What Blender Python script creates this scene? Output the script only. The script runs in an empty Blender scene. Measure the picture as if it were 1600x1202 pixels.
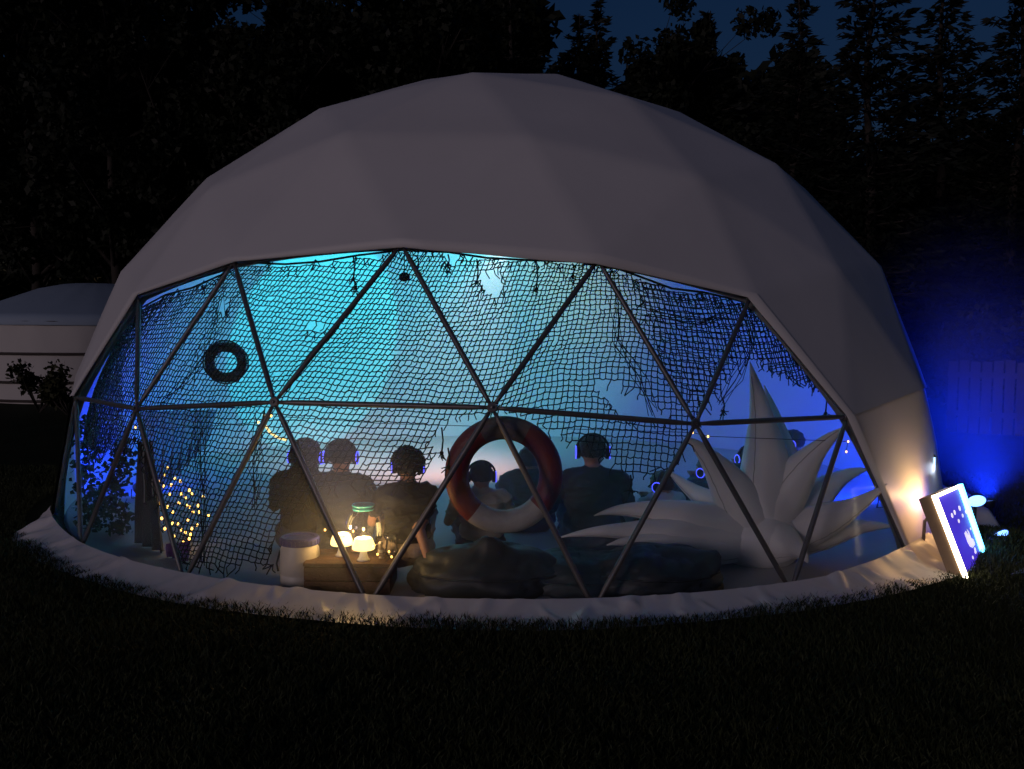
import bpy, bmesh, math, random, itertools
import numpy as np
from mathutils import Vector, Matrix
from mathutils import noise as mnoise

# ------------------------------------------------------------------ camera
W0, H0, F0 = 1600.0, 1202.0, 1372.1
EYE = 1.4787; PITCH = .0626; YAW = .0074; ROLL = .0085
sc = bpy.context.scene
col = sc.collection
_r0 = Vector((math.cos(YAW), -math.sin(YAW), 0))
_f = Vector((math.sin(YAW)*math.cos(PITCH), math.cos(YAW)*math.cos(PITCH), -math.sin(PITCH)))
_u0 = _r0.cross(_f)
_cr, _sr = math.cos(ROLL), math.sin(ROLL)
CR = _r0*_cr + _u0*_sr
CU = _u0*_cr - _r0*_sr
cam_d = bpy.data.cameras.new('camera'); cam = bpy.data.objects.new('camera', cam_d); col.objects.link(cam)
m = Matrix.Identity(4)
for i in range(3):
    m[i][0] = CR[i]; m[i][1] = CU[i]; m[i][2] = -_f[i]
m[2][3] = EYE
cam.matrix_world = m
cam_d.sensor_width = 36; cam_d.lens = F0/W0*36; cam_d.clip_end = 500; cam_d.clip_start = .05
sc.camera = cam

# ------------------------------------------------------------------ dusk sky and the last light of the sun
SUN_DIR = Vector((-.58, -.8, .17)).normalized()          # towards the glow in the west, left of and behind the camera
world = bpy.data.worlds.new('World'); sc.world = world; world.use_nodes = True
nt = world.node_tree; nt.nodes.clear()
sky = nt.nodes.new('ShaderNodeTexSky'); sky.sky_type = 'NISHITA'; sky.sun_disc = False
sky.sun_elevation = math.radians(0); sky.ozone_density = 4; sky.sun_rotation = math.atan2(SUN_DIR.x, SUN_DIR.y)
bg = nt.nodes.new('ShaderNodeBackground'); bg.inputs['Strength'].default_value = .075
out = nt.nodes.new('ShaderNodeOutputWorld')
nt.links.new(sky.outputs[0], bg.inputs[0]); nt.links.new(bg.outputs[0], out.inputs[0])
sun_d = bpy.data.lights.new('sun', 'SUN'); sun_d.energy = .42; sun_d.angle = math.radians(14); sun_d.color = (.96, .77, .84)
sun = bpy.data.objects.new('sun', sun_d); col.objects.link(sun)
sun.rotation_euler = (-SUN_DIR).to_track_quat('-Z', 'Y').to_euler()
sc.view_settings.view_transform = 'Standard'; sc.view_settings.look = 'None'
sc.view_settings.exposure = 0; sc.view_settings.gamma = 1; sc.view_settings.use_curve_mapping = False
sc.render.engine = 'CYCLES'
sc.cycles.use_denoising = True
sc.cycles.max_bounces = 8; sc.cycles.transparent_max_bounces = 16; sc.cycles.volume_bounces = 1
sc.cycles.sample_clamp_indirect = 4; sc.cycles.caustics_reflective = False; sc.cycles.caustics_refractive = False

random.seed(7); rng = np.random.default_rng(7)
GZ = -.06                                                # ground level

# ------------------------------------------------------------------ pixel helpers (a pixel gives a direction only)
def ray(px, py):
    return (_f + CR*((px-W0/2)/F0) + CU*((H0/2-py)/F0))
def at(px, py, Y):
    d = ray(px, py); return Vector((0, 0, EYE)) + d*(Y/d.y)
def ground(px, py, z=GZ):
    d = ray(px, py); return Vector((0, 0, EYE)) + d*((z-EYE)/d.z)
def to_px(P):
    P = np.asarray(P, float) - np.array([0, 0, EYE])
    dep = P @ np.array(_f); return np.stack([W0/2 + F0*(P @ np.array(CR))/dep, H0/2 - F0*(P @ np.array(CU))/dep], -1)
DC = Vector((0, 8.6796, 0)); R = 4.0; ZS = .95; ROT = .1252
def on_dome(px, py, k=1.0, back=False):
    d = ray(px, py); o = Vector((0, 0, EYE)) - DC
    d2 = Vector((d.x, d.y, d.z/ZS)); o2 = Vector((o.x, o.y, o.z/ZS))
    a = d2.dot(d2); b = o2.dot(d2); c = o2.dot(o2) - (R*k)**2
    q = b*b - a*c
    if q < 0: q = 0
    t = (-b + (1 if back else -1)*math.sqrt(q))/a
    return Vector((0, 0, EYE)) + d*t

# ------------------------------------------------------------------ materials
def nodes_of(name):
    mt = bpy.data.materials.new(name); mt.use_nodes = True
    return mt, mt.node_tree, mt.node_tree.nodes['Principled BSDF']
def mat(name, c, rough=.6, metal=0., var=.12, scale=8., bump=0., bscale=40., spec=.5, trans=0., coat=0.):
    mt, t, p = nodes_of(name)
    p.inputs['Roughness'].default_value = rough; p.inputs['Metallic'].default_value = metal
    p.inputs['Specular IOR Level'].default_value = spec
    if coat: p.inputs['Coat Weight'].default_value = coat
    tc = t.nodes.new('ShaderNodeTexCoord')
    n = t.nodes.new('ShaderNodeTexNoise'); n.inputs['Scale'].default_value = scale; n.inputs['Detail'].default_value = 5
    t.links.new(tc.outputs['Object'], n.inputs['Vector'])
    r = t.nodes.new('ShaderNodeMix'); r.data_type = 'RGBA'
    r.inputs[6].default_value = (*[x*(1-var) for x in c], 1); r.inputs[7].default_value = (*[min(1, x*(1+var)) for x in c], 1)
    t.links.new(n.outputs['Fac'], r.inputs[0]); t.links.new(r.outputs[2], p.inputs['Base Color'])
    if bump:
        n2 = t.nodes.new('ShaderNodeTexNoise'); n2.inputs['Scale'].default_value = bscale; n2.inputs['Detail'].default_value = 6
        t.links.new(tc.outputs['Object'], n2.inputs['Vector'])
        b = t.nodes.new('ShaderNodeBump'); b.inputs['Strength'].default_value = bump; b.inputs['Distance'].default_value = .02
        t.links.new(n2.outputs['Fac'], b.inputs['Height']); t.links.new(b.outputs[0], p.inputs['Normal'])
    return mt
def emit(name, c, s, base=(.8, .8, .8)):
    mt, t, p = nodes_of(name)
    p.inputs['Base Color'].default_value = (*base, 1)
    p.inputs['Emission Color'].default_value = (*c, 1); p.inputs['Emission Strength'].default_value = s
    return mt
def clear(name, tint, gloss, rough=.03, milky=0.):
    mt = bpy.data.materials.new(name); mt.use_nodes = True; t = mt.node_tree; t.nodes.clear()
    o = t.nodes.new('ShaderNodeOutputMaterial'); tr = t.nodes.new('ShaderNodeBsdfTransparent'); tr.inputs[0].default_value = (*tint, 1)
    g = t.nodes.new('ShaderNodeBsdfGlossy'); g.inputs['Roughness'].default_value = rough
    lw = t.nodes.new('ShaderNodeFresnel'); lw.inputs[0].default_value = 1.4
    mu = t.nodes.new('ShaderNodeMath'); mu.operation = 'MULTIPLY'; mu.inputs[1].default_value = gloss
    mx = t.nodes.new('ShaderNodeMixShader')
    t.links.new(lw.outputs[0], mu.inputs[0]); t.links.new(mu.outputs[0], mx.inputs[0]); t.links.new(tr.outputs[0], mx.inputs[1]); t.links.new(g.outputs[0], mx.inputs[2])
    t.links.new(mx.outputs[0], o.inputs[0])
    if milky:                                              # dusty film: scatters a little of the light that passes
        tl = t.nodes.new('ShaderNodeBsdfTranslucent'); tl.inputs[0].default_value = (.9, .9, .9, 1); n = t.nodes.new('ShaderNodeTexNoise'); n.inputs['Scale'].default_value = 1.6; n.inputs['Detail'].default_value = 5
        tc = t.nodes.new('ShaderNodeTexCoord'); t.links.new(tc.outputs['Object'], n.inputs['Vector']); m2 = t.nodes.new('ShaderNodeMath'); m2.operation = 'MULTIPLY'; m2.inputs[1].default_value = milky*2
        m3 = t.nodes.new('ShaderNodeMixShader'); t.links.new(n.outputs['Fac'], m2.inputs[0]); t.links.new(m2.outputs[0], m3.inputs[0]); t.links.new(mx.outputs[0], m3.inputs[1]); t.links.new(tl.outputs[0], m3.inputs[2]); t.links.new(m3.outputs[0], o.inputs[0])
    return mt
def leafmat(name, c, var=.35):
    mt = mat(name, c, .65, var=var, scale=1.3, spec=.2); return mt
M = dict(
    cover=mat('cover_pvc', (.6, .59, .59), .5, var=.09, scale=1.1, bump=.12, bscale=5),
    flap=mat('flap_pvc', (.66, .64, .6), .45, var=.05, scale=3, bump=.15, bscale=6),
    liner=mat('liner_white', (.46, .46, .46), .85, var=.03, scale=2, spec=.1),
    hem=mat('hem_cord', (.12, .11, .11), .8),
    skirt=mat('skirt_pvc', (.6, .58, .59), .4, var=.12, scale=5, bump=.06, bscale=9),
    steel=mat('galvanised_tube', (.16, .15, .15), .45, .6, var=.2, scale=20),
    window=clear('clear_pvc', (.97, .975, .98), .22, .1, .055),
    net=mat('net_cord', (.014, .017, .018), .8, var=.3, scale=30, spec=.2),
    grass=leafmat('grass', (.03, .037, .013), .5),
    soil=mat('lawn', (.02, .025, .01), .95, var=.4, scale=3, bump=.5, bscale=30, spec=.1),
    floor=mat('groundsheet', (.36, .35, .35), .7, var=.1, scale=2),
    needles=leafmat('needles', (.007, .010, .006)), leaves=leafmat('leaves', (.008, .011, .005)),
    bark=mat('bark', (.025, .02, .016), .9, var=.3, scale=12, bump=.5),
    hedge=leafmat('hedge_leaves', (.03, .032, .012)),
    felt=mat('yurt_canvas', (.5, .48, .46), .85, var=.12, scale=1.2, bump=.35, bscale=4),
    roofc=mat('yurt_roof_canvas', (.26, .33, .42), .7, var=.1, scale=1, bump=.3, bscale=3),
    rope=mat('band_rope', (.05, .04, .035), .9),
    fence=mat('fence_wood', (.09, .07, .06), .85, var=.35, scale=4, bump=.3),
    red=mat('buoy_red', (.15, .012, .01), .55, var=.5, scale=9, bump=.2, bscale=60),
    white=mat('buoy_white', (.38, .355, .32), .55, var=.4, scale=9, bump=.2, bscale=60),
    buoy_top=mat('buoy_top_brown', (.12, .09, .075), .7, var=.5, scale=9, bump=.3, bscale=40),  # dark brown colour for the top section of the large ring
    dark=mat('dark_rubber', (.02, .018, .02), .6),
    beanbag=mat('beanbag_vinyl', (.022, .03, .038), .55, var=.3, scale=5, bump=.1, bscale=10),
    tent=mat('inflatable_nylon', (.74, .73, .72), .6, var=.06, scale=7, bump=.12, bscale=18),
    seam=mat('seam_tape', (.4, .39, .38), .7),
    wood=mat('crate_wood', (.16, .075, .035), .75, var=.35, scale=14, bump=.4, bscale=50),
    plast=mat('drum_plastic', (.66, .6, .5), .45, var=.1, scale=12),
    lid=mat('lid_blue', (.03, .035, .22), .35, var=.2),
    lampbase=mat('lamp_ceramic', (.75, .72, .66), .35, var=.05),
    shade=emit('lamp_shade_lit', (1, .66, .22), 2.4),
    glow=emit('fairy_bulb', (1, .48, .08), 5.5),
    rope_light=emit('rope_light', (1, .66, .2), 1.7),
    led=emit('headphone_led', (.05, .06, 1), 2.2),
    glass=clear('jar_glass', (.96, .985, .985), 2.2, .02),
    teal=mat('jar_rim_glass', (.05, .45, .5), .15, spec=.9),
    black=mat('black_plastic', (.012, .012, .014), .4),
    skin=mat('skin', (.42, .22, .15), .55, var=.1, scale=20),
    hair=mat('hair_dark', (.018, .014, .012), .55, var=.4, scale=60, bump=.8, bscale=120),
    hairb=mat('hair_brown', (.05, .032, .02), .55, var=.4, scale=60, bump=.8, bscale=120),
    t_black=mat('cloth_black', (.012, .013, .015), .85, bump=.12, bscale=25),
    t_navy=mat('cloth_navy', (.022, .034, .045), .85, bump=.12, bscale=25),
    t_slate=mat('cloth_slate', (.05, .065, .08), .85, bump=.12, bscale=25),
    t_beige=mat('cloth_beige', (.42, .36, .27), .85, bump=.12, bscale=25),
    t_white=mat('cloth_white', (.55, .54, .56), .85, bump=.12, bscale=25),
    jeans=mat('cloth_jeans', (.05, .065, .1), .85, bump=.2, bscale=60),
    t_tan=mat('cloth_tan', (.35, .27, .22), .85, bump=.2, bscale=60),
    ivy=leafmat('ivy_leaves', (.02, .05, .03)),
    sheer=clear('sheer_cloth', (.42, .42, .5), .3, .6),
    drape=mat('drape_cloth', (.02, .02, .028), .8, var=.2, scale=4),
    drape_p=mat('drape_purple', (.09, .02, .16), .6, var=.3, scale=6),
    signbox=mat('sign_box_wood', (.3, .21, .14), .5, var=.25, scale=10),
    sign_face=emit('sign_face_flood_glow', (.1, .05, 1), .55, (.05, .05, .4)),  # blue flood light on the face, put into the material as emission
    sign_warm=emit('led_warm_white', (1, .82, .55), 9.),
    sign_back=emit('led_warm_strip', (1, .56, .2), 58.),
    sign_cool=emit('led_cool_blue', (.12, .6, 1), 7.),
    mark=emit('sign_mark_lit', (.95, .85, 1), .9),
    flood=emit('flood_lens_blue', (.14, .34, 1), 4.),
    lantern=emit('lantern_glass', (.35, .65, 1), 2.5),
    pink=emit('indicator_pink', (1, .12, .45), 3.),
    eye=mat('eye_white', (.7, .7, .7), .2),
    gravel=mat('path_gravel', (.12, .11, .12), .95, var=.5, scale=40, bump=.6, bscale=90),
)

# ------------------------------------------------------------------ mesh helpers
def wloc(o):
    v = Vector((0, 0, 0))
    while o is not None:
        v = v + o.location; o = o.parent
    return v
def tag(o, label, cat=None, group=None, kind=None):
    if label: o['label'] = label
    if cat: o['category'] = cat
    if group: o['group'] = group
    if kind: o['kind'] = kind
    return o
def thing(name, label, cat, loc, group=None):
    o = bpy.data.objects.new(name, None); col.objects.link(o); o.location = loc; o.empty_display_size = .1
    return tag(o, label, cat, group)
def link(name, me, parent=None):
    o = bpy.data.objects.new(name, me); col.objects.link(o)
    if parent is not None: o.parent = parent
    return o
def np_mesh(name, V, F, mt, smooth=True):
    """V (n,3), F (m,k) arrays of equal-sized faces"""
    V = np.asarray(V, np.float32); F = np.asarray(F, np.int32)
    me = bpy.data.meshes.new(name); k = F.shape[1]
    me.vertices.add(len(V)); me.vertices.foreach_set('co', V.ravel())
    me.loops.add(F.size); me.loops.foreach_set('vertex_index', F.ravel())
    me.polygons.add(len(F)); me.polygons.foreach_set('loop_start', np.arange(0, F.size, k, dtype=np.int32))
    me.polygons.foreach_set('use_smooth', np.full(len(F), smooth))
    me.update(calc_edges=True); me.validate()
    if mt: me.materials.append(mt)
    return me
class MB:
    def __init__(s): s.v = []; s.f = []; s.mi = []; s.cur = 0
    def add(s, vs, fs):
        b = len(s.v); s.v += [tuple(v) for v in vs]; s.f += [tuple(i+b for i in f) for f in fs]; s.mi += [s.cur]*len(fs)
    def box(s, c, d, rot=None):
        c = Vector(c); h = Vector(d)/2
        vs = [Vector((x*h.x, y*h.y, z*h.z)) for x in (-1, 1) for y in (-1, 1) for z in (-1, 1)]
        if rot is not None: vs = [rot @ v for v in vs]
        s.add([v+c for v in vs], [(0, 1, 3, 2), (4, 6, 7, 5), (0, 4, 5, 1), (2, 3, 7, 6), (0, 2, 6, 4), (1, 5, 7, 3)])
    def tube(s, path, rad, n=8, caps=True, flat=1.0):
        path = [Vector(p) for p in path]; k = len(path)
        if not hasattr(rad, '__len__'): rad = [rad]*k
        vs = []; ref = None
        for i, p in enumerate(path):
            t = (path[min(i+1, k-1)] - path[max(i-1, 0)])
            t = t.normalized() if t.length > 1e-9 else Vector((0, 0, 1))
            if ref is None:
                ref = t.orthogonal().normalized()
            ref = (ref - t*ref.dot(t)); ref = ref.normalized() if ref.length > 1e-6 else t.orthogonal().normalized()
            b = t.cross(ref)
            for j in range(n):
                a = 2*math.pi*j/n
                vs.append(p + ref*(math.cos(a)*rad[i]) + b*(math.sin(a)*rad[i]*flat))
        fs = [(i*n+j, i*n+(j+1) % n, (i+1)*n+(j+1) % n, (i+1)*n+j) for i in range(k-1) for j in range(n)]
        if caps: fs += [tuple(range(n-1, -1, -1)), tuple((k-1)*n+j for j in range(n))]
        s.add(vs, fs)
    def lathe(s, prof, c=(0, 0, 0), n=24, rot=None):
        c = Vector(c); vs = []
        for r, z in prof:
            for j in range(n):
                a = 2*math.pi*j/n; v = Vector((r*math.cos(a), r*math.sin(a), z))
                if rot is not None: v = rot @ v
                vs.append(v + c)
        k = len(prof)
        fs = [(i*n+j, i*n+(j+1) % n, (i+1)*n+(j+1) % n, (i+1)*n+j) for i in range(k-1) for j in range(n)]
        fs += [tuple(range(n-1, -1, -1)), tuple((k-1)*n+j for j in range(n))]
        s.add(vs, fs)
    def ball(s, c, r, n=12, rot=None):
        if not hasattr(r, '__len__'): r = (r, r, r)
        c = Vector(c); k = max(4, n//2); vs = []
        for i in range(k+1):
            p = math.pi*i/k
            for j in range(n):
                a = 2*math.pi*j/n; v = Vector((r[0]*math.sin(p)*math.cos(a), r[1]*math.sin(p)*math.sin(a), r[2]*math.cos(p)))
                if rot is not None: v = rot @ v
                vs.append(v + c)
        fs = [((i+1)*n+j, (i+1)*n+(j+1) % n, i*n+(j+1) % n, i*n+j) for i in range(k) for j in range(n)]
        s.add(vs, fs)
    def torus(s, c, Rr, r, ax=None, n=40, k=12, a0=0, a1=2*math.pi):
        rot = ax if ax is not None else Matrix.Identity(3); full = abs(a1-a0-2*math.pi) < 1e-6
        c = Vector(c); vs = []; N = n if full else n+1
        for i in range(N):
            a = a0 + (a1-a0)*i/n
            for j in range(k):
                b = 2*math.pi*j/k; q = Rr + r*math.cos(b)
                vs.append(rot @ Vector((q*math.cos(a), q*math.sin(a), r*math.sin(b))) + c)
        fs = [(i*k+j, ((i+1) % N)*k+j, ((i+1) % N)*k+(j+1) % k, i*k+(j+1) % k) for i in range(n) for j in range(k)]
        s.add(vs, fs)
    def build(s, name, mt, parent=None, smooth=True, sharp=None):
        o = wloc(parent) if parent is not None else Vector((0, 0, 0))
        me = bpy.data.meshes.new(name); me.from_pydata([(v[0]-o.x, v[1]-o.y, v[2]-o.z) for v in s.v], [], s.f)
        for q in (mt if isinstance(mt, (list, tuple)) else [mt]):
            if q: me.materials.append(q)
        me.polygons.foreach_set('use_smooth', [smooth]*len(s.f))
        me.polygons.foreach_set('material_index', s.mi)
        me.update()
        if sharp: me.set_sharp_from_angle(angle=math.radians(sharp))
        return link(name, me, parent)
def frame_to(d, up=Vector((0, 0, 1))):
    """rotation whose local Z points along d"""
    return Vector(d).to_track_quat('Z', 'Y').to_matrix()
def bez(p0, p1, p2, n=10):
    return [p0*(1-t)**2 + p1*2*t*(1-t) + p2*t*t for t in [i/n for i in range(n+1)]]

# ================================================================== SETTING
# ground: one sheet to the horizon, with a little unevenness near the tent
def ground_z(x, y):
    r = math.hypot(x-DC.x, y-DC.y); k = min(1, max(0, (r-R-.35)/1.2))
    z = GZ + k*.035*mnoise.noise((x*.7, y*.7, 3.1)) + k*.012*mnoise.noise((x*2.3, y*2.3, 9.))
    z += .13*math.exp(-(((x-3.55)/.42)**2 + ((y-6.15)/.42)**2))             # hump of turf right of the sign
    return z
xs = np.concatenate([np.linspace(-250, -9, 14), np.linspace(-8.6, 8.6, 120), np.linspace(9, 250, 14)])
ys = np.concatenate([np.linspace(-40, 1.5, 6), np.linspace(2, 14, 90), np.linspace(15, 40, 14), np.linspace(60, 300, 8)])
V = [(x, y, ground_z(x, y)) for y in ys for x in xs]; nx = len(xs)
F = [(j*nx+i, j*nx+i+1, (j+1)*nx+i+1, (j+1)*nx+i) for j in range(len(ys)-1) for i in range(nx-1)]
tag(link('ground', np_mesh('ground', V, F, M['soil'])), None, kind='structure')
fb = MB(); fb.lathe([(0.01, GZ+.012), (3.9, GZ+.012), (3.92, GZ+.004)], (DC.x, DC.y, 0), 64)
tag(fb.build('tent_floor', M['floor']), None, kind='structure')
pb = MB()
pc = [ground(1590, 905), ground(1640, 880), ground(1720, 830), ground(1760, 780)]
for side in (0,):
    vs = []
    for i, p in enumerate(pc):
        vs += [Vector((p.x-.05, p.y, GZ+.03)), Vector((p.x+1.2, p.y+.4, GZ+.03))]
    pb.add(vs, [(2*i, 2*i+1, 2*i+3, 2*i+2) for i in range(len(pc)-1)])
tag(pb.build('path', M['gravel'], smooth=False), None, kind='structure')

# grass: uncountable, one object of tapered bent blades
def make_grass():
    n = 210000
    u = rng.random(n); Y = 2.7 + (9.6-2.7)*u**1.25
    half = Y*.62 + .3
    X = (rng.random(n)*2-1)*half
    r = np.hypot(X-DC.x, Y-DC.y)
    keep = r > R + .16 + .05*np.sin(9*np.arctan2(X, Y-DC.y)) 
    X, Y = X[keep], Y[keep]
    # denser fringe against the skirt
    k = 26000; th = rng.random(k)*2*np.pi; rr = R + .2 + rng.random(k)**1.6*.55
    fx, fy = DC.x + rr*np.sin(th), DC.y - rr*np.cos(th); q = fy < 9
    X = np.concatenate([X, fx[q]]); Y = np.concatenate([Y, fy[q]])
    n = len(X)
    Z = np.array([ground_z(x, y) for x, y in zip(X, Y)])
    clump = np.array([mnoise.noise((x*1.7, y*1.7, 0.)) for x, y in zip(X, Y)])
    h = (.022 + .03*rng.random(n))*(1+.6*clump); w = .0022 + .002*rng.random(n)
    a = rng.random(n)*2*np.pi; lean = h*(.2+.7*rng.random(n)); b = rng.random(n)*2*np.pi
    P = np.stack([X, Y, Z-.004], 1); S = np.stack([np.cos(a)*w, np.sin(a)*w, 0*w], 1); L = np.stack([np.cos(b)*lean, np.sin(b)*lean, 0*h], 1)
    up = np.stack([0*h, 0*h, h], 1)
    Vv = np.stack([P-S, P+S, P+L*.35+up*.62+S*.75, P+L*.35+up*.62-S*.75, P+L+up], 1).reshape(-1, 3)
    i = np.arange(n)[:, None]*5
    T = np.concatenate([i+[0, 1, 2], i+[0, 2, 3], i+[3, 2, 4]])
    tag(link('grass', np_mesh('grass', Vv, T, M['grass'])), 'dark mown lawn grass around the tent', 'grass', kind='stuff')
make_grass()

# ------------------------------------------------------------------ geodesic tent
def geo(n=4):
    t = math.atan(.5); Vt = [(0, 0, 1)]
    for k in range(5): a = math.radians(72*k); Vt.append((math.cos(a)*math.cos(t), math.sin(a)*math.cos(t), math.sin(t)))
    for k in range(5): a = math.radians(72*k+36); Vt.append((math.cos(a)*math.cos(t), math.sin(a)*math.cos(t), -math.sin(t)))
    Vt.append((0, 0, -1)); Vt = np.array(Vt); Fs = []
    d = lambda i, j: np.linalg.norm(Vt[i]-Vt[j]) < 1.06
    for f in itertools.combinations(range(12), 3):
        if d(f[0], f[1]) and d(f[1], f[2]) and d(f[0], f[2]): Fs.append(f)
    P = {}; pts = []; faces = []
    def add(p):
        p = p/np.linalg.norm(p); k = tuple(np.round(p, 5)+0.0)
        if k not in P: P[k] = len(pts); pts.append(p)
        return P[k]
    for a, b, c in Fs:
        A, B, C = Vt[a], Vt[b], Vt[c]; g = {}
        for i in range(n+1):
            for j in range(n+1-i): g[i, j] = add(A*(n-i-j)/n + B*i/n + C*j/n)
        for i in range(n):
            for j in range(n-i):
                faces.append((g[i, j], g[i+1, j], g[i, j+1]))
                if i+j < n-1: faces.append((g[i+1, j], g[i+1, j+1], g[i, j+1]))
    return np.array(pts), faces
gp, gf = geo()
okv = gp[:, 2] > -1e-4; remap = -np.ones(len(gp), int); remap[okv] = np.arange(okv.sum())
gf = [tuple(remap[list(f)]) for f in gf if okv[list(f)].all()]; gp = gp[okv]
c_, s_ = math.cos(ROT), math.sin(ROT)
NV = np.stack([gp[:, 0]*c_-gp[:, 1]*s_, gp[:, 0]*s_+gp[:, 1]*c_, gp[:, 2]*ZS], 1)*R + np.array(DC)
BASE = gp[:, 2] < 1e-3
NV[BASE, 2] = GZ + .01
for vid, (px, py) in {48: (537, 212), 45: (738, 116), 36: (500, 172), 20: (1210, 258), 19: (1062, 178), 62: (1440, 608), 60: (1446, 606)}.items():
    q = at(px, py, NV[vid, 1]); NV[vid] = q
WIN = {38, 50, 49, 47, 18, 80, 82, 84, 86, 88, 64, 79, 89, 83, 85, 87, 90, 63}
win_faces = [f for f in gf if all(i in WIN for i in f)]
cov_faces = [f for f in gf if not all(i in WIN for i in f)]
low_right = [f for f in cov_faces if {62, 64, 63, 61, 60, 59, 58}.issuperset(f)]
def orient(f):
    a, b, c = (Vector(NV[i]) for i in f)
    return f if (b-a).cross(c-a).dot((a+b+c)/3 - DC) > 0 else (f[0], f[2], f[1])
def tri_patch(faces, n, off, bulge, wob=0.):
    """subdivided triangles between frame nodes; bulge blends towards the sphere through the nodes"""
    idx = {}; V = []; Fo = []
    for f in faces:
        f = orient(f); A, B, C = (NV[i] for i in f); g = {}
        for i in range(n+1):
            for j in range(n+1-i):
                w = (n-i-j, i, j)
                p = (A*w[0]+B*w[1]+C*w[2])/n
                d = (p - np.array(DC))*np.array([1, 1, 1/ZS]); rl = np.linalg.norm(d)
                ra = sum(np.linalg.norm((q-np.array(DC))*np.array([1, 1, 1/ZS]))*ww for q, ww in zip((A, B, C), w))/n
                nd = d/rl
                q = p + (nd*np.array([1, 1, ZS]))*(bulge*(ra-rl) + off)
                if wob:
                    q = q + nd*wob*mnoise.noise(Vector(q)*1.7)
                key = tuple(sorted((f[k], w[k]) for k in range(3) if w[k]))
                if key not in idx: idx[key] = len(V); V.append(q)
                g[i, j] = idx[key]
        for i in range(n):
            for j in range(n-i):
                Fo.append((g[i, j], g[i+1, j], g[i, j+1]))
                if i+j < n-1: Fo.append((g[i+1, j], g[i+1, j+1], g[i, j+1]))
    return np.array(V), np.array(Fo)
dome = thing('dome_tent', 'large white geodesic dome tent with clear triangular window panels on dark lawn', 'dome tent', (DC.x, DC.y, GZ))
def dpart(name, V, Fc, mt, smooth=True, parent=dome):
    return link(name, np_mesh(name, np.asarray(V)-np.array(wloc(parent)), Fc, mt, smooth), parent)
up_faces = [f for f in cov_faces if f not in low_right]
V, Fc = tri_patch(up_faces, 15, .014, .02, .006); dpart('cover', V, Fc, M['cover'])
V, Fc = tri_patch(low_right, 8, -.006, .1, .022); fo = dpart('side_flap', V, Fc, M['flap']); fo['label'] = 'separate lower flap panel lit warm by the sign'
V, Fc = tri_patch(cov_faces, 6, -.085, .8); dpart('inner_liner', V, Fc, M['liner'])
V, Fc = tri_patch(win_faces, 6, .002, .04, .006); dpart('window_sheet', V, Fc, M['window'])
# hem cord round the window opening
bd = [80, 38, 50, 49, 47, 18, 64, 63]
hb = MB(); pth = []
def outp(v, k): 
    d = (Vector(v)-DC).normalized(); return Vector(v) + d*k
for a, b in zip(bd[:-1], bd[1:]):
    A, B = Vector(NV[a]), Vector(NV[b])
    for t in range(8):
        p = A.lerp(B, t/8); rl = (Vector((p.x, p.y, p.z/ZS))-DC).length; pth.append(outp(p, .018 + .03*(R-rl)))
pth.append(outp(NV[63], .018))
V2 = []; cen = (Vector(NV[86]))
for p in pth:                                       # a turned-down hem strip overlapping the window
    inw = (cen - p); inw -= (p-DC).normalized()*inw.dot((p-DC).normalized()); inw.normalize()
    wd = .05 + .012*mnoise.noise(p*2)
    V2 += [outp(p, .004) - inw*.02, p + inw*wd, p + inw*wd - (p-DC).normalized()*.012]
hb.add(V2, [(3*i+k, 3*i+3+k, 3*i+4+k, 3*i+1+k) for i in range(len(pth)-1) for k in (0, 1)])
hb.build('hem', M['cover'], dome)
# struts and hubs of the visible frame
E = set()
for f in win_faces:
    for a, b in ((0, 1), (1, 2), (0, 2)): E.add(tuple(sorted((f[a], f[b]))))
for a, b in sorted(E):
    if BASE[a] and BASE[b]: continue
    A, B = outp(NV[a], -.022), outp(NV[b], -.022); d = (B-A).normalized()
    A2, B2 = A + d*.03, B - d*.03
    s = MB(); s.tube([A2, A2+d*.05, A2+d*.1, B2-d*.1, B2-d*.05, B2], [.011, .013, .0165, .0165, .013, .011], 10)
    s.build('strut', M['steel'], dome)
for v in sorted(WIN):
    if BASE[v]: continue
    nrm = (Vector(NV[v])-DC).normalized(); p = Vector(NV[v]) - nrm*.022; q = frame_to(nrm)
    s = MB(); s.lathe([(.002, -.012), (.027, -.012), (.03, -.006), (.03, .006), (.027, .012), (.002, .012)], p, 16, q)
    h = s.build('hub', M['steel'], dome, sharp=40)
    s = MB(); s.lathe([(.002, .0), (.009, 0), (.009, .012), (.002, .014)], p+nrm*.012, 6, q); s.build('bolt', M['steel'], h, smooth=False)
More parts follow.
